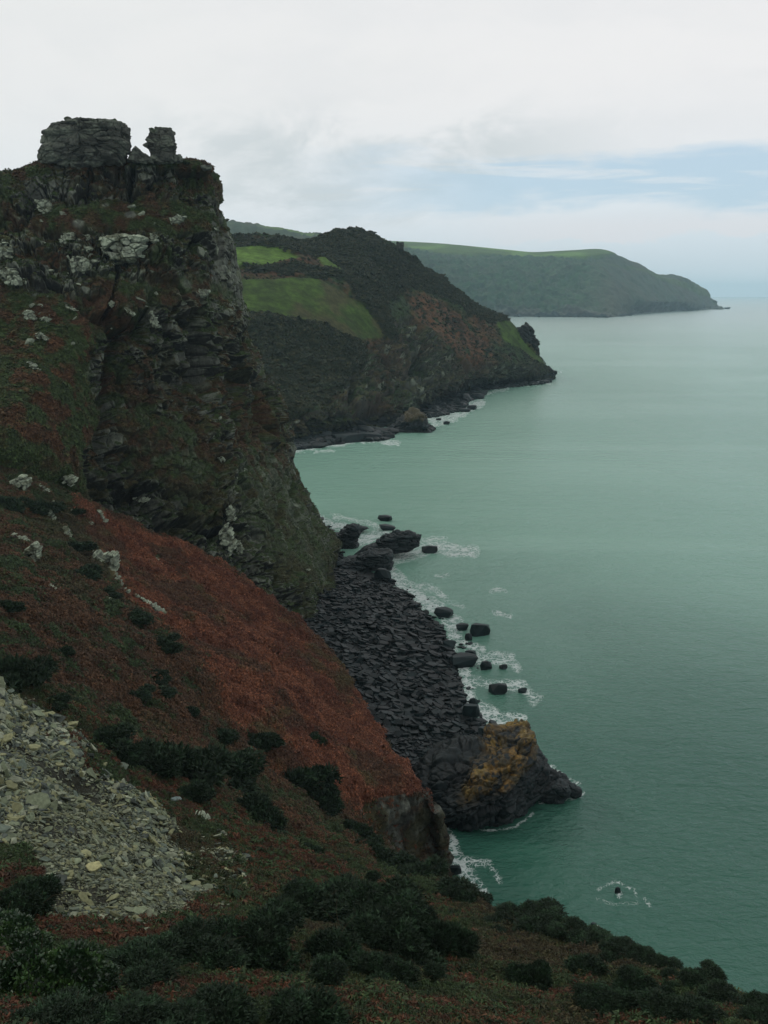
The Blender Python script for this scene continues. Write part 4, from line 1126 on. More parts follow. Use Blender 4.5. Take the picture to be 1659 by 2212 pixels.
# ---- beach slabs
BPOLY = [(660, 1330), (690, 1200), (700, 1130), (730, 1150), (760, 1180), (780, 1215), (800, 1250), (842, 1248), (885, 1284), (935, 1325), (965, 1370), (985, 1420), (992, 1470), (1000, 1500), (1030, 1545), (1055, 1580), (1040, 1606),
         (1000, 1606), (950, 1625), (900, 1660), (840, 1640), (790, 1560), (740, 1470), (660, 1370)]
def beach_slabs():
    r = np.random.default_rng(11)
    n = 22000
    X = r.uniform(640, 1065, n); Y = r.uniform(1125, 1665, n)
    ok = sdist(BPOLY, X, Y) < 0
    X, Y = X[ok], Y[ok]
    items = []
    for x, y in zip(X, Y):
        h = cast(x, y, ('beach', 'hill', 'crag'))
        if h is None: continue
        hb = cast(x, y, ('beach',))
        if hb is None: continue
        p = hb[0]
        s = min(2.0, r.lognormal(math.log(.66), .62))
        big = sdist([(780, 1290), (930, 1350), (985, 1430), (900, 1450), (800, 1400)], np.array([x]), np.array([y]))[0] < 0
        if big: s *= 1.2
        if y > 1590: s *= .7
        vis = hb[3] <= h[3] + .5
        items.append((s, p, vis))
    items.sort(key=lambda t: -t[0])
    # keep the large ones apart
    kept = []; cell = {}
    for s, p, vis in items:
        k = (int(p.x // 3), int(p.y // 3)); bad = False
        for a in (-1, 0, 1):
            for b in (-1, 0, 1):
                for (q, sq) in cell.get((k[0] + a, k[1] + b), ()):
                    if (q - p).length < .27 * (s + sq): bad = True
        if bad: continue
        cell.setdefault(k, []).append((p, s)); kept.append((s, p, vis))
    vis = [t for t in kept if t[2]]
    ind = vis[:290]; rest = vis[290:] + [t for t in kept if not t[2]][:200]
    def pose():
        return (r.normal(-.08, .20), r.normal(.16, .20), r.normal(-.42, .5))
    for s, p, _ in ind:
        me = SLABS[int(r.integers(len(SLABS)))]
        o = link("slate_slab", me, (p.x, p.y, p.z + .18 * s), "dark flat slate slab lying among the packed slabs of the boulder beach", "rock slab", "slate slabs of the boulder beach")
        o.rotation_euler = pose(); o.scale = (s * 1.15, s * 1.3, s * r.uniform(.8, 1.5))
    pr = [tri_of(m) for m in SLABS]
    m = len(rest)
    pos = np.array([[p.x, p.y, p.z + .12 * s] for s, p, _ in rest]); sc_ = np.array([[s * 1.15, s * 1.3, s * 1.1] for s, _, _ in rest])
    rot = rotz(r.normal(-.42, .6, m)) @ roty(r.normal(.12, .22, m)) @ rotx(r.normal(-.1, .22, m))
    tint = SLATE[None] * r.uniform(.25, .85, m)[:, None]
    scatter("beach_stones", pr, r.integers(len(pr), size=m), pos, rot, sc_, tint, M_slab, kind="stuff", label="small dark slate stones filling the boulder beach", cat="beach stones")
beach_slabs()

# ---- boulders standing in the shallows: X, Y of the waterline, width, height in picture units
SEAB = [
 (1038, 1374, 40, 24, 1, "big smooth rounded boulder standing alone in the shallows"),
 (1012, 1384, 14, 14, 3, "small upright stone at the left foot of the big rounded boulder"),
 (999, 1362, 24, 12, 2, "low pointed boulder left of the big rounded boulder"),
 (961, 1334, 36, 16, 2, "wide peaked boulder at the beach edge amid white surf"),
 (1077, 1500, 36, 20, 0, "square cut dark block alone beyond the surf"),
 (1003, 1442, 52, 22, 2, "long dark ledge block in the surf at the beach corner"),
 (1049, 1447, 24, 16, 3, "dark cube like boulder just right of the long ledge block"),
 (1017, 1420, 22, 14, 1, "peaked stone above the long ledge block"),
 (973, 1400, 26, 14, 4, "rounded stone in the channel north of the long ledge block"),
 (1088, 1446, 16, 9, 0, "small low rock furthest out from the beach corner"),
 (1130, 1497, 18, 9, 4, "faint half sunken rock right of the square cut block"),
 (833, 1126, 26, 10, 2, "flat dark rock alone off the reefs, furthest from the beach"),
 (836, 1146, 30, 9, 2, "low flat rock just above the long slanting reef"),
 (929, 1195, 32, 13, 0, "rounded rock in white surf off the tip of the long reef"),
 (825, 1254, 30, 22, 3, "dark blunt boulder below the second reef"),
 (1018, 1552, 36, 30, 1, "large dark boulder at the south end of the surf line"),
 (1022, 1530, 18, 20, 3, "upright boulder behind the large dark one"),
 (1048, 1588, 28, 16, 1, "dark round boulder where the surf meets the golden rock"),
 (984, 1890, 26, 18, 1, "black rock in foam under the near cliff edge"),
 (1334, 1930, 13, 13, 3, "lone small black rock ringed by foam in open water"),
 (1283, 2001, 12, 7, 1, "tiny awash rock near the bushes' edge with a white splash"),
 (965, 917, 14, 6, 0, "small rock in surf off the far cove"),
 (1021, 885, 17, 8, 2, "pointed rock in surf near the far boulder spit"),
 (1030, 862, 26, 10, 3, "squared rock at the end of the far boulder spit"),
 (1004, 890, 24, 6, 2, "low flat rock beside the far boulder spit"),
 (948, 908, 10, 4, 0, "tiny rock nearest the small golden stack"),
 (1155, 1273, 0, 0, 0, ""),
 (945, 1478, 20, 10, 4, "slab end sticking out into the surf"),
 (1068, 1508, 0, 0, 0, ""),
 (1572, 667.5, 12, 3, 2, "tiny islet off the tip of the far headland"),
]
for k, (x, y, wd, hg, pi, lab) in enumerate(SEAB):
    if wd == 0: continue
    p = at_z(x, y, 0.0); d = p[1]; m = d / F / (CP)
    W = wd * m * 1.15; Hh = hg * m * 1.7
    o = link("sea_boulder", BOULD[pi], (p[0], p[1] + W * .25, Hh * .18), lab, "boulder", "boulders standing in the shallows")
    dm = BOULD[pi].vertices
    xs = max(v.co.x for v in dm) - min(v.co.x for v in dm); zs = max(v.co.z for v in dm) - min(v.co.z for v in dm)
    o.scale = (W / xs, W * .75, Hh / zs)
    o.rotation_euler = (rng.normal(0, .06), rng.normal(0, .08), rng.normal(-.2, .2))

for k in range(34):
    ln = [(862, 1272), (905, 1300), (950, 1336), (975, 1385), (990, 1400), (1000, 1440), (1010, 1480), (1018, 1520), (1050, 1570)]
    t_ = rng.uniform(0, len(ln) - 1.001); i_ = int(t_); f_ = t_ - i_
    x = ln[i_][0] * (1 - f_) + ln[i_ + 1][0] * f_ + abs(rng.normal(0, 16)) - 4; y = ln[i_][1] * (1 - f_) + ln[i_ + 1][1] * f_ + rng.normal(0, 6)
    p = at_z(x, y, 0.0); W = float(rng.lognormal(math.log(1.0), .4))
    o = link("surf_stone", BOULD[int(rng.integers(5))], (p[0], p[1], W * .08), "small dark stone awash in the surf along the boulder beach", "boulder", "small stones awash along the beach")
    o.scale = (W, W * .8, W * .8); o.rotation_euler = (rng.normal(0, .1), rng.normal(0, .1), rng.uniform(0, 6.3))

# ---- rock fringe at the second headland
outline_rock("small_sea_stack", [(822, 940), (842, 922), (862, 905), (885, 893), (905, 893), (920, 902), (925, 916), (943, 926), (943, 938), (905, 942), (860, 944)], 762, 17,
             "small sea stack with golden top in front of the second headland's cave", "sea stack", M_slate, 140, 70, (9, 9, 5), 5, 761, 2, (SLATE * .5, SLATE * .9), .5, .7, top=(np.array([.040, .034, .012]), .55), lichen=0)
outline_rock("rock_knoll", [(1112, 712), (1122, 702), (1136, 700), (1150, 716), (1164, 738), (1166, 765), (1156, 772), (1138, 760), (1118, 738)], 1236, 15,
             "dark craggy knoll above the tip of the second headland", "rock", None, 120, 60, (10, 10, 8), 6, 771, 3, (ROCKD * .35, ROCKD * .8), lichen=0)
outline_rock("headland_tip", [(1170, 812), (1176, 796), (1188, 794), (1196, 800), (1196, 820), (1180, 826)], 1244, 10,
             "black rock nose at the very tip of the second headland", "rock", M_slate, 90, 50, (8, 8, 5), 4, 775, 2, (SLATE * .5, SLATE * .9), lichen=0)
outline_rock("rock_pinnacle", [(858, 541), (857, 530), (856, 522), (858, 520), (861, 523), (866, 523), (873, 522), (873, 530), (872, 542)], 1160, 4.5,
             "tiny square tower like rock on the skyline of the second headland", "rock pinnacle", None, 60, 30, (4, 4, 3), 1., 781, .5, (ROCKD * .7, ROCKM * .8), .3, .5, lichen=0.1)
def far_rocks():
    r = np.random.default_rng(21)
    pr = [tri_of(m) for m in BOULD]
    P_ = []
    for pl, n, s0 in (([(640, 940), (700, 935), (800, 930), (850, 935), (830, 950), (760, 952), (700, 962), (640, 970)], 900, 4.0),
                      ([(915, 885), (940, 870), (985, 856), (1035, 846), (1040, 852), (1010, 866), (1000, 880), (960, 896), (925, 902)], 900, 4.0),
                      ([(1040, 836), (1190, 822), (1192, 827), (1050, 842)], 260, 4.0)):
        xs = [p[0] for p in pl]; ys = [p[1] for p in pl]
        X = r.uniform(min(xs), max(xs), n * 3); Y = r.uniform(min(ys), max(ys), n * 3)
        ok = np.where(sdist(pl, X, Y) < 0)[0][:n]
        for i in ok:
            p = at_z(X[i], Y[i], .5); P_.append((p[0], p[1], r.uniform(-.6, 1.2), s0 * r.lognormal(0, .45)))
    A = np.array(P_); m = len(A)
    rot = rotz(r.uniform(0, 6.28, m)) @ rotx(r.normal(0, .25, m))
    scatter("cove_boulders", pr, r.integers(len(pr), size=m), A[:, :3], rot, A[:, 3:4] * np.array([[1.2, 1., 1.]]), SLATE[None] * r.uniform(.4, 1.0, m)[:, None], M_slab,
            kind="stuff", label="black boulders heaped along the foot of the second headland", cat="boulders")
far_rocks()

# ------------------------------------------------------------------ vegetation that nobody could count
def frond_plant(rng, n, segs=2, wid=.16, up=.75, droop=.5, L=.6):
    V = []; T = []; sh = []
    for k in range(n):
        a = rng.uniform(0, 6.283); l = L * rng.uniform(.6, 1.1); u = up * rng.uniform(.5, 1.1)
        d = np.array([math.cos(a), math.sin(a), 0]); s = np.array([-d[1], d[0], 0]) * wid * rng.uniform(.6, 1.2)
        b = rng.normal(0, .10, 3) * [1, 1, 0]
        p0 = b; p1 = b + d * l * .5 + [0, 0, u * l]; p2 = b + d * l + [0, 0, u * l * (1 - droop)]
        tw = rng.normal(0, .05, 3)
        i = len(V)
        V += [p0, p1 + s + tw, p1 - s, p2 + s * .2]
        T += [(i, i + 1, i + 2), (i + 1, i + 3, i + 2)]
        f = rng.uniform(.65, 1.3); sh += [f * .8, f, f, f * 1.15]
    return np.array(V), np.array(T), np.array(sh)

def lean(N, r, amt=.5, jit=.25):
    """rotation matrices: random turn about z, z leaning towards the normal"""
    n = len(N)
    z = np.array([0, 0, 1.]) * (1 - amt) + N * amt + r.normal(0, jit, (n, 3)); z /= np.linalg.norm(z, axis=1, keepdims=True)
    t = r.normal(size=(n, 3)); x = np.cross(t, z); x /= np.linalg.norm(x, axis=1, keepdims=True); y = np.cross(z, x)
    return np.stack([x, y, z], -1)

def bracken():
    r = np.random.default_rng(31)
    S = HILL
    inv = (S['X'] > -60) & (S['X'] < 1720) & (S['Y'] > 900) & (S['Y'] < 2300) & (S['N'][..., 2] > .12)
    protoF = [frond_plant(r, 12, wid=.075) for _ in range(6)]
    protoN = [frond_plant(r, 26, wid=.05, L=.6) for _ in range(5)]
    h = S['n2'] + .4 * S['n']
    clear = np.ones(S['X'].shape, np.float32)
    for pl, _, _ in OUT:
        x0 = min(p[0] for p in pl) - 12; x1 = max(p[0] for p in pl) + 12; y0 = min(p[1] for p in pl) - 12; y1 = max(p[1] for p in pl) + 16
        mk = np.where((S['X'] > x0) & (S['X'] < x1) & (S['Y'] > y0) & (S['Y'] < y1))
        if len(mk[0]): clear[mk] = np.minimum(clear[mk], sst(sdist(pl, S['X'][mk], S['Y'][mk] - 2), 1, 5))
    # red bracken on the spur
    def colour(i, j, base):
        m = len(i); nn = S['n2'][i, j]; k = r.normal(0, .22, m)
        c = lerp(base[0], base[1], sst(nn + k, -.5, .5))
        big_ = S['n'][i, j]
        c = lerp(c, lerp(BROWN * 1.1, GREEN * 1.2, sst(nn, 0, .6)), sst(-big_ + .5 * k, .0, .45) * .7)
        return c * r.uniform(.65, 1.35, m)[:, None]
    def go(name, n, wt, base, size, protos, label, cat, lift=.0, mx=None):
        p, N, i, j = sample(S, n, wt * inv, r)
        d = p[:, 1:2]
        sz = size * r.lognormal(0, .26, n)[:, None] * np.clip(.45 + d / 170, .5, 1.35)
        p = p + [0, 0, lift]
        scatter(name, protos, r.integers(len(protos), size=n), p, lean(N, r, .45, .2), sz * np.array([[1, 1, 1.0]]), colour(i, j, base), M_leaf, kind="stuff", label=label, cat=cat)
    free = (1 - S['bare']) * (1 - .97 * sst(S['rock'], .2, .7)) * clear
    far = sst(S['D'], 85, 110)
    go("red_bracken", 120000, S['red'] * free, (RED * .72, lerp(RED, RUST, .35) * 1.45), .66, protoF, "bright rust red bracken covering the spur above the cliff", "bracken")
    nonred = (1 - S['red']) * free
    brn = sst(h + .35 * S['red2'], -.25, .35)
    upl = zone([(-60, 900), (170, 1030), (215, 1110), (120, 1180), (-60, 1170)], S['X'], S['Y'], 40)
    brn = brn * (1 - .55 * upl)
    go("brown_bracken", 90000, nonred * brn * far, (BROWN * .95, RUST * .9), .64, protoF, "dull brown bracken over the left hillside", "bracken")
    go("brown_bracken_near", 36000, nonred * brn * (1 - far), (BROWN * .9, lerp(RUST, RED, .5) * .85), .55, protoN, "brown bracken of the near slope between the gorse bushes", "bracken")
    grs = np.maximum(1 - sst(h + .35 * S['red2'], -.25, .3), .5 * upl)
    go("hill_grass", 60000, nonred * (grs + .08) * far, (GREEN * 1.2, OLIVE * 1.1), .62, protoF, "dark green grass and low scrub over the hillside", "grass")
    go("near_grass", 42000, nonred * (grs + .15) * (1 - far), (GREEN * 1.3, YGREEN * .55), .5, protoN, "rough green grass tufts on the near slope", "grass")
    go("low_scrub", 11000, nonred * (1 - far) * sst(S['n2'] - .3 * S['n'], -.3, .4), (GORSE * 1.1, GREEN * 1.4), .75, protoN, "dark low scrub mixed through the near slope", "scrub")
    edge = S['rock'] * (S['D'] > 110)
    go("cliff_edge_turf", 6000, edge, (BROWN * .8, OLIVE * .9), .7, protoF, "brown turf clinging to the spur's cliff edge", "turf")
bracken()

def crag_turf():
    r = np.random.default_rng(41)
    S = CRAG; inv = (S['X'] > -40) & (S['X'] < 760) & (S['Y'] < 1400)
    pr = [frond_plant(r, 7, wid=.2, L=.6, up=.6) for _ in range(4)]
    n = 60000
    p, N, i, j = sample(S, n, sst(S['veg'], .7, .95) * inv, r)
    t = S['vc'][i, j] * r.uniform(.6, 1.5, n)[:, None]
    sz = (.95 * r.lognormal(0, .3, n))[:, None] * np.ones(3)
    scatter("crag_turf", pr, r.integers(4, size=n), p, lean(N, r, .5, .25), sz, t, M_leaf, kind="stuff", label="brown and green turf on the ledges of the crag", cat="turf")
crag_turf()

def head_scrub():
    r = np.random.default_rng(51)
    S = HEAD; inv = (S['X'] > 420) & (S['X'] < 1200)
    pr = [frond_plant(r, 16, wid=.28, L=.62, up=.9) for _ in range(4)]
    n = 80000
    p, N, i, j = sample(S, n, (S['wood'] + .05 * (1 - S['fld'])) * inv, r)
    t = lerp(MOSS * .5, OLIVE * .8, r.uniform(0, 1, n) ** 2) * r.uniform(.7, 1.3, n)[:, None]
    sz = (2.3 * r.lognormal(0, .35, n))[:, None] * np.ones(3)
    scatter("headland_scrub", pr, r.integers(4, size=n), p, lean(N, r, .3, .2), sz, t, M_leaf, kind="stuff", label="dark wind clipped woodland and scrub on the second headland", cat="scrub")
head_scrub()

# ------------------------------------------------------------------ scree
def scree():
    r = np.random.default_rng(61)
    S = HILL
    tones = [np.array([.14, .165, .105]), np.array([.18, .185, .10]), np.array([.095, .118, .092]), np.array([.062, .074, .064]), np.array([.22, .24, .17])]
    protos = [slab_mesh("scree_stone", r, M_scree, tones[k % 5], r.uniform(1.1, 1.8), r.uniform(.12, .32)) for k in range(7)] + \
             [stone_mesh("scree_stone", r, M_scree, tones[k % 5], 9, .4, 1.5) for k in range(4)]
    pr = [tri_of(m) for m in protos]
    nn = fbm(S['G'] / 5, 3, 78)
    halo = zone([(x, y) for x, y in SCREE], S['X'] - 26 * nn, S['Y'] - 20 * nn, 34)
    right = zone([(380, 1800), (520, 1860), (560, 1900), (500, 1960), (520, 2010), (420, 2020), (380, 1950)], S['X'], S['Y'], 30) * sst(fbm(S['G'] / 2.5, 3, 79), .1, .4)
    wt = (S['bare'] * (.25 + .75 * sst(nn, -.55, -.1)) + .10 * halo + .35 * right) * (S['X'] > -60)
    n = 46000
    p, N, i, j = sample(S, n, wt, r)
    d = p[:, 1]
    s = (.215 * r.lognormal(0, .48, n)) * np.clip(d / 55, .7, 1.5)
    fine = sst(fbm(p / 9, 2, 77), .0, .4)
    s = s * (1 - .45 * fine)
    rot = lean(N, r, .9, .38)
    T = np.array(tones); tint = T[r.integers(5, size=n)] * r.uniform(.6, 1.25, n)[:, None]
    tint = lerp(tint, np.array([.115, .125, .075]), fine * .35)
    p = p + N * (s * r.uniform(.0, .5, n))[:, None]
    scatter("scree", pr, r.integers(len(pr), size=n), p, rot, np.stack([s, s, s], 1), tint, M_scree, kind="stuff", label="pale broken scree of small angular stones", cat="scree")
    # the 280 largest as stones of their own
    n = 268
    p, N, i, j = sample(S, n, S['bare'] * (S['X'] > -60), r)
    rot = lean(N, r, .9, .28)
    from mathutils import Matrix
    for k in range(n):
        o = link("scree_stone", protos[int(r.integers(len(protos)))], tuple(p[k] + N[k] * .12), "pale angular slab, one of the larger stones strewn over the scree", "stone", "larger stones of the scree")
        q = float(r.uniform(.38, .72)) * float(np.clip(p[k][1] / 60, .75, 1.15))
        o.scale = (q, q, q * r.uniform(.7, 1.2)); o.rotation_euler = Matrix(rot[k].tolist()).to_euler()
    # notable slabs
    for x, y, wd, ang, ti, lab in [(298, 1774, 0, 0, 0, ''), (200, 1880, 52, .1, 5, "broad yellowish slab lying flat in the lower scree, the brightest one"),
                               (160, 1868, 34, .1, 0, "long pale plank shaped slab left of the broad yellowish slab"), (182, 1850, 30, -.4, 1, "pointed cream slab standing above the yellowish slab"),
                               (160, 1830, 0, 0, 0, ''), (262, 1660, 44, .3, 2, "wide grey rock in the upper middle of the scree"), (378, 1730, 26, .3, 4, "bluish white slab near the scree's right edge"),
                               (372, 1712, 26, .2, 3, "dark grey stone at the right rim of the scree"), (420, 1930, 30, .2, 2, "flat pale slab at the scree's lower right end"), (300, 1975, 40, .2, 0, "large pale slab at the bottom of the scree"), (130, 1905, 40, .05, 3, "broad dark grey slab left of the bottom stones")]:
        if not wd: continue
        h = cast(x, y, ('hill',))
        me = protos[{0: 0, 1: 1, 2: 2, 3: 3, 4: 4, 5: 6}[ti]].copy()
        tn = [tones[0] * 1.3, tones[1] * 1.4, tones[2], tones[3] * .8, np.array([.14, .18, .17]), np.array([.32, .31, .16])][ti]
        c = np.ones((len(me.vertices), 4), np.float32); c[:, :3] = tn; me.attributes['tint'].data.foreach_set('color', c.ravel())
        o = link("rock_slab", me, tuple(h[0] + h[1] * .2), lab, "rock slab")
        q = wd * h[0].y / F / CP / 1.5
        o.scale = (q, q, q * .7)
        o.rotation_euler = (.25, .12, ang)
scree()

# ------------------------------------------------------------------ gorse bushes
def bush_mesh(name, seed, leaves, lsize, tone, tipc, mat, quad=False, spread=1.0, flat=.75):
    r = np.random.default_rng(seed)
    nl = 11
    ce = r.normal(0, .42 * spread, (nl, 3)) * [1, 1, .45]; ce[:, 2] = np.abs(ce[:, 2]) + .12
    rd = r.uniform(.28, .5, nl); ce[0] = (0, 0, .25); rd[0] = .6
    k = r.choice(nl, leaves, p=rd**2 / (rd**2).sum())
    v = r.normal(size=(leaves, 3)); v /= np.linalg.norm(v, axis=1, keepdims=True)
    v[:, 2] = np.where(v[:, 2] < -.35, -v[:, 2], v[:, 2])
    lump = 1 + .22 * fbm(v * 2.2 + k[:, None] * 3.1, 3, seed)
    p = ce[k] + v * (rd[k] * lump * r.uniform(.78, 1.08, leaves))[:, None]
    p[:, 2] = np.maximum(p[:, 2] * flat, -.12)
    a = v + r.normal(0, .55, (leaves, 3)); a /= np.linalg.norm(a, axis=1, keepdims=True)      # leaf direction
    s = np.cross(a, r.normal(size=(leaves, 3))); s /= np.linalg.norm(s, axis=1, keepdims=True)
    L = lsize * r.uniform(.6, 1.4, leaves)[:, None]
    if quad:
        V = np.stack([p, p + a * L * .5 + s * L * .3, p + a * L, p + a * L * .5 - s * L * .3], 1); T = np.array([[0, 1, 2], [0, 2, 3]])
    else:
        V = np.stack([p - s * L * .22, p + s * L * .22, p + a * L], 1); T = np.array([[0, 1, 2]])
    m = V.shape[1]
    F_ = (T[None] + (np.arange(leaves) * m)[:, None, None]).reshape(-1, 3)
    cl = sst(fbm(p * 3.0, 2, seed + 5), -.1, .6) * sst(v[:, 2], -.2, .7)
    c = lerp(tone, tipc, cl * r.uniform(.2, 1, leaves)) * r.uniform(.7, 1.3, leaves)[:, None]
    C = np.repeat(c, m, 0)
    V = V.reshape(-1, 3)
    # solid shaded heart of each lobe so that no daylight shows through the whole bush
    th = np.linspace(0, 2 * np.pi, 10, endpoint=False); ph = np.linspace(-1.5, 1.5, 7)
    for q in range(nl):
        pp = np.stack([np.cos(ph)[:, None] * np.cos(th)[None], np.cos(ph)[:, None] * np.sin(th)[None], np.sin(ph)[:, None] + 0 * th[None]], -1).reshape(-1, 3)
        pp = ce[q] + pp * rd[q] * .8; pp[:, 2] = np.maximum(pp[:, 2] * flat, -.15)
        f = grid_faces(7, 10, True); f = np.concatenate([f[:, [0, 1, 2]], f[:, [0, 2, 3]]]) + len(V)
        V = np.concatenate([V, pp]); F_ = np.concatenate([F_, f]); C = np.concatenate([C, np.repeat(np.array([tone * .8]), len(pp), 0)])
    return mesh_np(name, V, F_, 3, mat, C, smooth=False)

def twig_mesh(seed, n=22):
    r = np.random.default_rng(seed); V = []; Fc = []
    for k in range(n):
        a = r.uniform(0, 6.283); rad = r.uniform(.1, .75)
        p = np.array([math.cos(a) * rad * .5, math.sin(a) * rad * .5, 0.]); d = np.array([math.cos(a) * .5, math.sin(a) * .5, .7]) + r.normal(0, .25, 3)
        w_ = .008
        for s in range(6):
            t = np.cross(d, [0, 0, 1.]); t /= np.linalg.norm(t) + 1e-6
            u = np.cross(t, d); u /= np.linalg.norm(u) + 1e-6
            V += [p + t * w_, p - t * w_ * .6 + u * w_, p - t * w_ * .6 - u * w_]
            if s:
                i = len(V) - 6
                for q in range(3): Fc.append((i + q, i + (q + 1) % 3, i + 3 + (q + 1) % 3, i + 3 + q))
            p = p + d * .135; d = d + r.normal(0, .28, 3) - [0, 0, .05]; w_ *= .82
    return mesh_np("branches", np.array(V), np.array(Fc), 4, M_leaf, np.repeat(np.array([[.055, .038, .022]]), len(V), 0))

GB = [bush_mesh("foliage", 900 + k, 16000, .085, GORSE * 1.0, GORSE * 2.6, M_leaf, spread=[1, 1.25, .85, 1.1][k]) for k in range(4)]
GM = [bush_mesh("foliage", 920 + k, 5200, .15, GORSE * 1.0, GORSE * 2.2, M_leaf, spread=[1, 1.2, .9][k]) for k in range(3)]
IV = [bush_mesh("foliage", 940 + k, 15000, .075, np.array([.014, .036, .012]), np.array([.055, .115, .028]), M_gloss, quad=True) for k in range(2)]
TW = [twig_mesh(960 + k) for k in range(2)]
# X, Y of the middle, width, height in picture units, kind, label
BUSH = [
 (60, 2120, 190, 190, 'i', "bright leaved bush with glossy green tips in the bottom left corner"),
 (185, 2130, 120, 120, 'i', "smaller glossy green bush right of the corner bush"),
 (20, 2020, 130, 110, 'i', "glossy topped bush at the left edge above the corner bush"),
 (45, 1945, 140, 130, 'g', "dark rounded gorse at the left edge covering the lower scree"),
 (110, 2205, 200, 120, 'g', "black green gorse along the bottom left edge"),
 (300, 2200, 200, 120, 'g', "dark gorse mound at the bottom edge, left of middle"),
 (470, 2190, 220, 150, 'g', "wide gorse mound at the bottom edge under the scree"),
 (300, 2090, 190, 110, 'g', "low spreading gorse right below the scree"),
 (430, 2060, 170, 110, 'g', "gorse under the right tip of the scree"),
 (560, 2060, 180, 150, 'g', "tall dark gorse beside the dead bracken tangle"),
 (660, 2190, 200, 160, 'g', "dark gorse at the bottom centre"),
 (640, 1960, 150, 100, 'g', "gorse at the top left of the central thicket"),
 (730, 1940, 160, 120, 'g', "gorse at the top of the central thicket"),
 (800, 2010, 190, 150, 'g', "largest rounded gorse of the central thicket"),
 (720, 2050, 150, 130, 'g', "gorse in the middle of the central thicket"),
 (950, 2030, 130, 130, 'g', "rounded gorse at the right of the central thicket"),
 (905, 1990, 90, 80, 'g', "small gorse between the central thicket's two domes"),
 (860, 2110, 120, 100, 'g', "low gorse beneath the largest rounded one"),
 (780, 1920, 70, 60, 'g', "small gorse on the upper rim of the central thicket"),
 (1150, 2110, 90, 90, 'g', "isolated dark gorse right of bottom centre"),
 (1100, 1985, 90, 50, 'g', "gorse against the sea on the slope's edge, first by the foam"),
 (1155, 2000, 110, 60, 'g', "flat topped gorse on the edge above the open sea"),
 (1225, 2010, 60, 40, 'g', "low gorse on the edge under the tiny awash rock"),
 (1280, 2030, 100, 54, 'g', "dark gorse hump on the skyline edge right of the awash rock"),
 (1345, 2062, 90, 50, 'g', "gorse hump midway down the right skyline edge"),
 (1405, 2085, 70, 44, 'g', "small gorse hump on the right skyline edge"),
 (1455, 2108, 60, 40, 'g', "smallest gorse hump on the right skyline edge"),
 (1515, 2125, 90, 54, 'g', "spiky gorse near the end of the right skyline edge"),
 (1580, 2165, 100, 60, 'g', "gorse second from the bottom right corner"),
 (1640, 2200, 110, 70, 'g', "gorse in the bottom right corner"),
 (1270, 2090, 110, 80, 'g', "gorse below the right skyline humps"),
 (1370, 2140, 120, 90, 'g', "broad gorse on the lower right slope"),
 (1480, 2190, 140, 90, 'g', "broad gorse on the bottom edge at right"),
 (1320, 2180, 100, 70, 'g', "dark gorse low on the right slope by yellow grass"),
 (910, 1885, 80, 50, 'm', "gorse on the crest below the near cliff"),
 (975, 1925, 90, 60, 'm', "gorse where the crest meets the white foam"),
 (1010, 1940, 60, 44, 'm', "small gorse at the crest's seaward end"),
 (860, 1870, 60, 40, 'm', "small gorse at the left foot of the near cliff"),
 (550, 1750, 96, 76, 'm', "round solitary gorse in bracken right of the scree"),
 (375, 1650, 130, 110, 'm', "large wind swept gorse above the scree"),
 (330, 1640, 90, 80, 'm', "left half of the wind swept gorse pair above the scree"),
 (430, 1640, 80, 60, 'm', "gorse right of the large wind swept one"),
 (470, 1590, 60, 40, 'm', "small dark gorse high above the scree's right"),
 (225, 1600, 80, 60, 'm', "gorse by the upper edge of the scree"),
 (260, 1640, 70, 50, 'm', "low gorse just off the scree's upper rim"),
 (500, 1660, 110, 80, 'm', "dark gorse below the red slope in the middle"),
 (560, 1600, 60, 50, 'm', "small round gorse on the edge of the red bracken"),
 (650, 1690, 90, 90, 'm', "dark gorse inside the lower red bracken"),
 (680, 1600, 36, 34, 'm', "tiny gorse alone in the middle of the red bracken"),
 (700, 1730, 70, 60, 'm', "gorse at the lower edge of the red bracken"),
 (760, 1790, 50, 44, 'm', "small gorse lowest under the red bracken"),
 (800, 1835, 60, 44, 'm', "gorse between red bracken and the near cliff"),
 (410, 1720, 60, 50, 'm', "gorse by the tangled twigs above the scree tip"),
 (665, 1835, 40, 30, 'm', "tiny gorse on the slope right of the scree tip"),
 (30, 1450, 90, 90, 'm', "dark gorse at the left edge above the scree"),
 (350, 1395, 56, 40, 'm', "round gorse in brown bracken under the long flat outcrop"),
 (285, 1328, 56, 32, 'm', "wide dark gorse left of the long flat outcrop"),
 (225, 1278, 44, 24, 'm', "flat gorse beside the little pale stone"),
 (180, 1240, 60, 44, 'm', "dark gorse left of the hooked outcrop"),
 (155, 1180, 50, 36, 'm', "gorse below the narrow pale streak"),
 (85, 1095, 56, 40, 'm', "gorse under the layered outcrop"),
 (20, 1090, 60, 50, 'm', "gorse at the left edge under the bulky outcrop"),
 (10, 1310, 40, 40, 'm', "gorse cut by the left edge half way up"),
 (330, 1470, 40, 26, 'm', "small gorse low in the brown bracken"),
 (300, 1495, 50, 26, 'm', "left gorse of a dark low pair in the brown bracken"),
 (350, 1493, 50, 28, 'm', "right gorse of a dark low pair in the brown bracken"),
 (330, 1455, 34, 28, 'm', "little upright gorse above the dark low pair"),
 (130, 1410, 34, 26, 'm', "small gorse in the middle of the left slope"),
 (410, 1535, 34, 28, 'm', "small round gorse on the brown slope above the thicket"),
 (160, 1105, 30, 20, 'm', "tiny gorse above the narrow pale streak"),
 (110, 1520, 50, 40, 'm', "gorse just above the scree's top corner"),
]
r_b = np.random.default_rng(71)
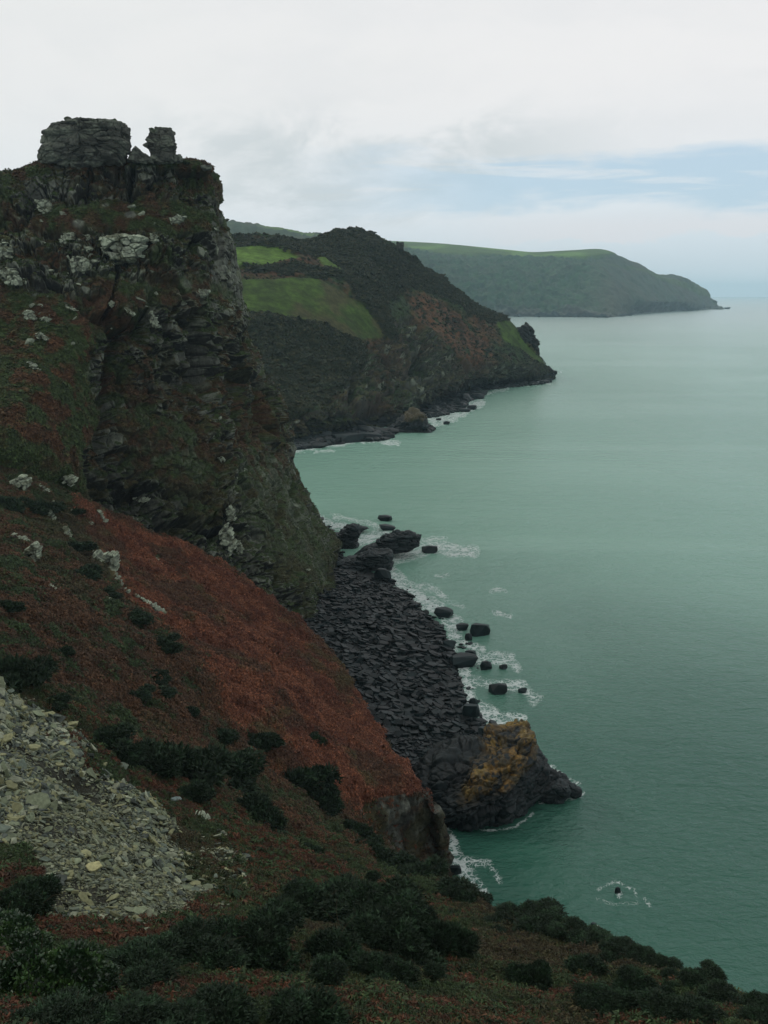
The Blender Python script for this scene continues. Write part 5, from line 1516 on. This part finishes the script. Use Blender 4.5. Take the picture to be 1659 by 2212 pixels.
for k, (x, y, wd, hg, kd, lab) in enumerate(BUSH):
    h = cast(x, y + hg * .22, ('hill',)) or cast(x, y + hg * .5, ('hill',))
    if h is None: continue
    p = h[0]; W = wd * p.y / F / .92
    protos = {'i': IV, 'g': GB, 'm': GM}[kd]
    e = link("gorse_bush", None, (p.x, p.y + W * .12, p.z - .08 * W), lab, "bush", "gorse bushes on the slope")
    e.rotation_euler = (r_b.normal(0, .06), r_b.normal(0, .06), r_b.uniform(0, 6.28))
    q = W * (.63 if kd == 'g' else .70)
    e.scale = (q, q, q * min(1.25, max(.55, hg / wd * 1.15)))
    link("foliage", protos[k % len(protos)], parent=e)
    link("branches", TW[k % 2], parent=e)

# low scrub tussocks on the crag top
for x, y, wd, lab in [(155, 262, 16, "little bush growing on the top left of the broad tor"), (180, 258, 12, "tuft of scrub on the crown of the broad tor"), (400, 350, 14, "small scrubby bush on the cliff top right of the narrow tor")]:
    p = P(x, y, 317 if x < 300 else 329); W = wd * 317 / F
    e = link("shrub", None, (p[0], p[1], p[2] - W * .3), lab, "bush"); e.scale = (W * .6,) * 3
    link("foliage", GM[0], parent=e); link("branches", TW[0], parent=e)

# ------------------------------------------------------------------ haze
def haze():
    x0, x1, y0, y1, z0, z1 = -34000, 34000, -300, 33500, -20, 430
    V = [(x, y, z) for z in (z0, z1) for y in (y0, y1) for x in (x0, x1)]
    Fc = [(0, 2, 3, 1), (4, 5, 7, 6), (0, 1, 5, 4), (2, 6, 7, 3), (0, 4, 6, 2), (1, 3, 7, 5)]
    me = bpy.data.meshes.new("haze"); me.from_pydata(V, [], Fc); me.update()
    m = bpy.data.materials.new("haze"); m.use_nodes = True
    t = m.node_tree; t.nodes.clear()
    v = t.nodes.new('ShaderNodeVolumePrincipled'); o = t.nodes.new('ShaderNodeOutputMaterial')
    v.inputs['Density'].default_value = HAZE
    v.inputs['Color'].default_value = (.62, .86, 1.0, 1)
    v.inputs['Anisotropy'].default_value = 0.1
    t.links.new(v.outputs[0], o.inputs['Volume'])
    me.materials.append(m)
    link("haze", me, kind="stuff", label="thin sea haze fading the far headland", cat="haze")
HAZE = 0.000044
haze()
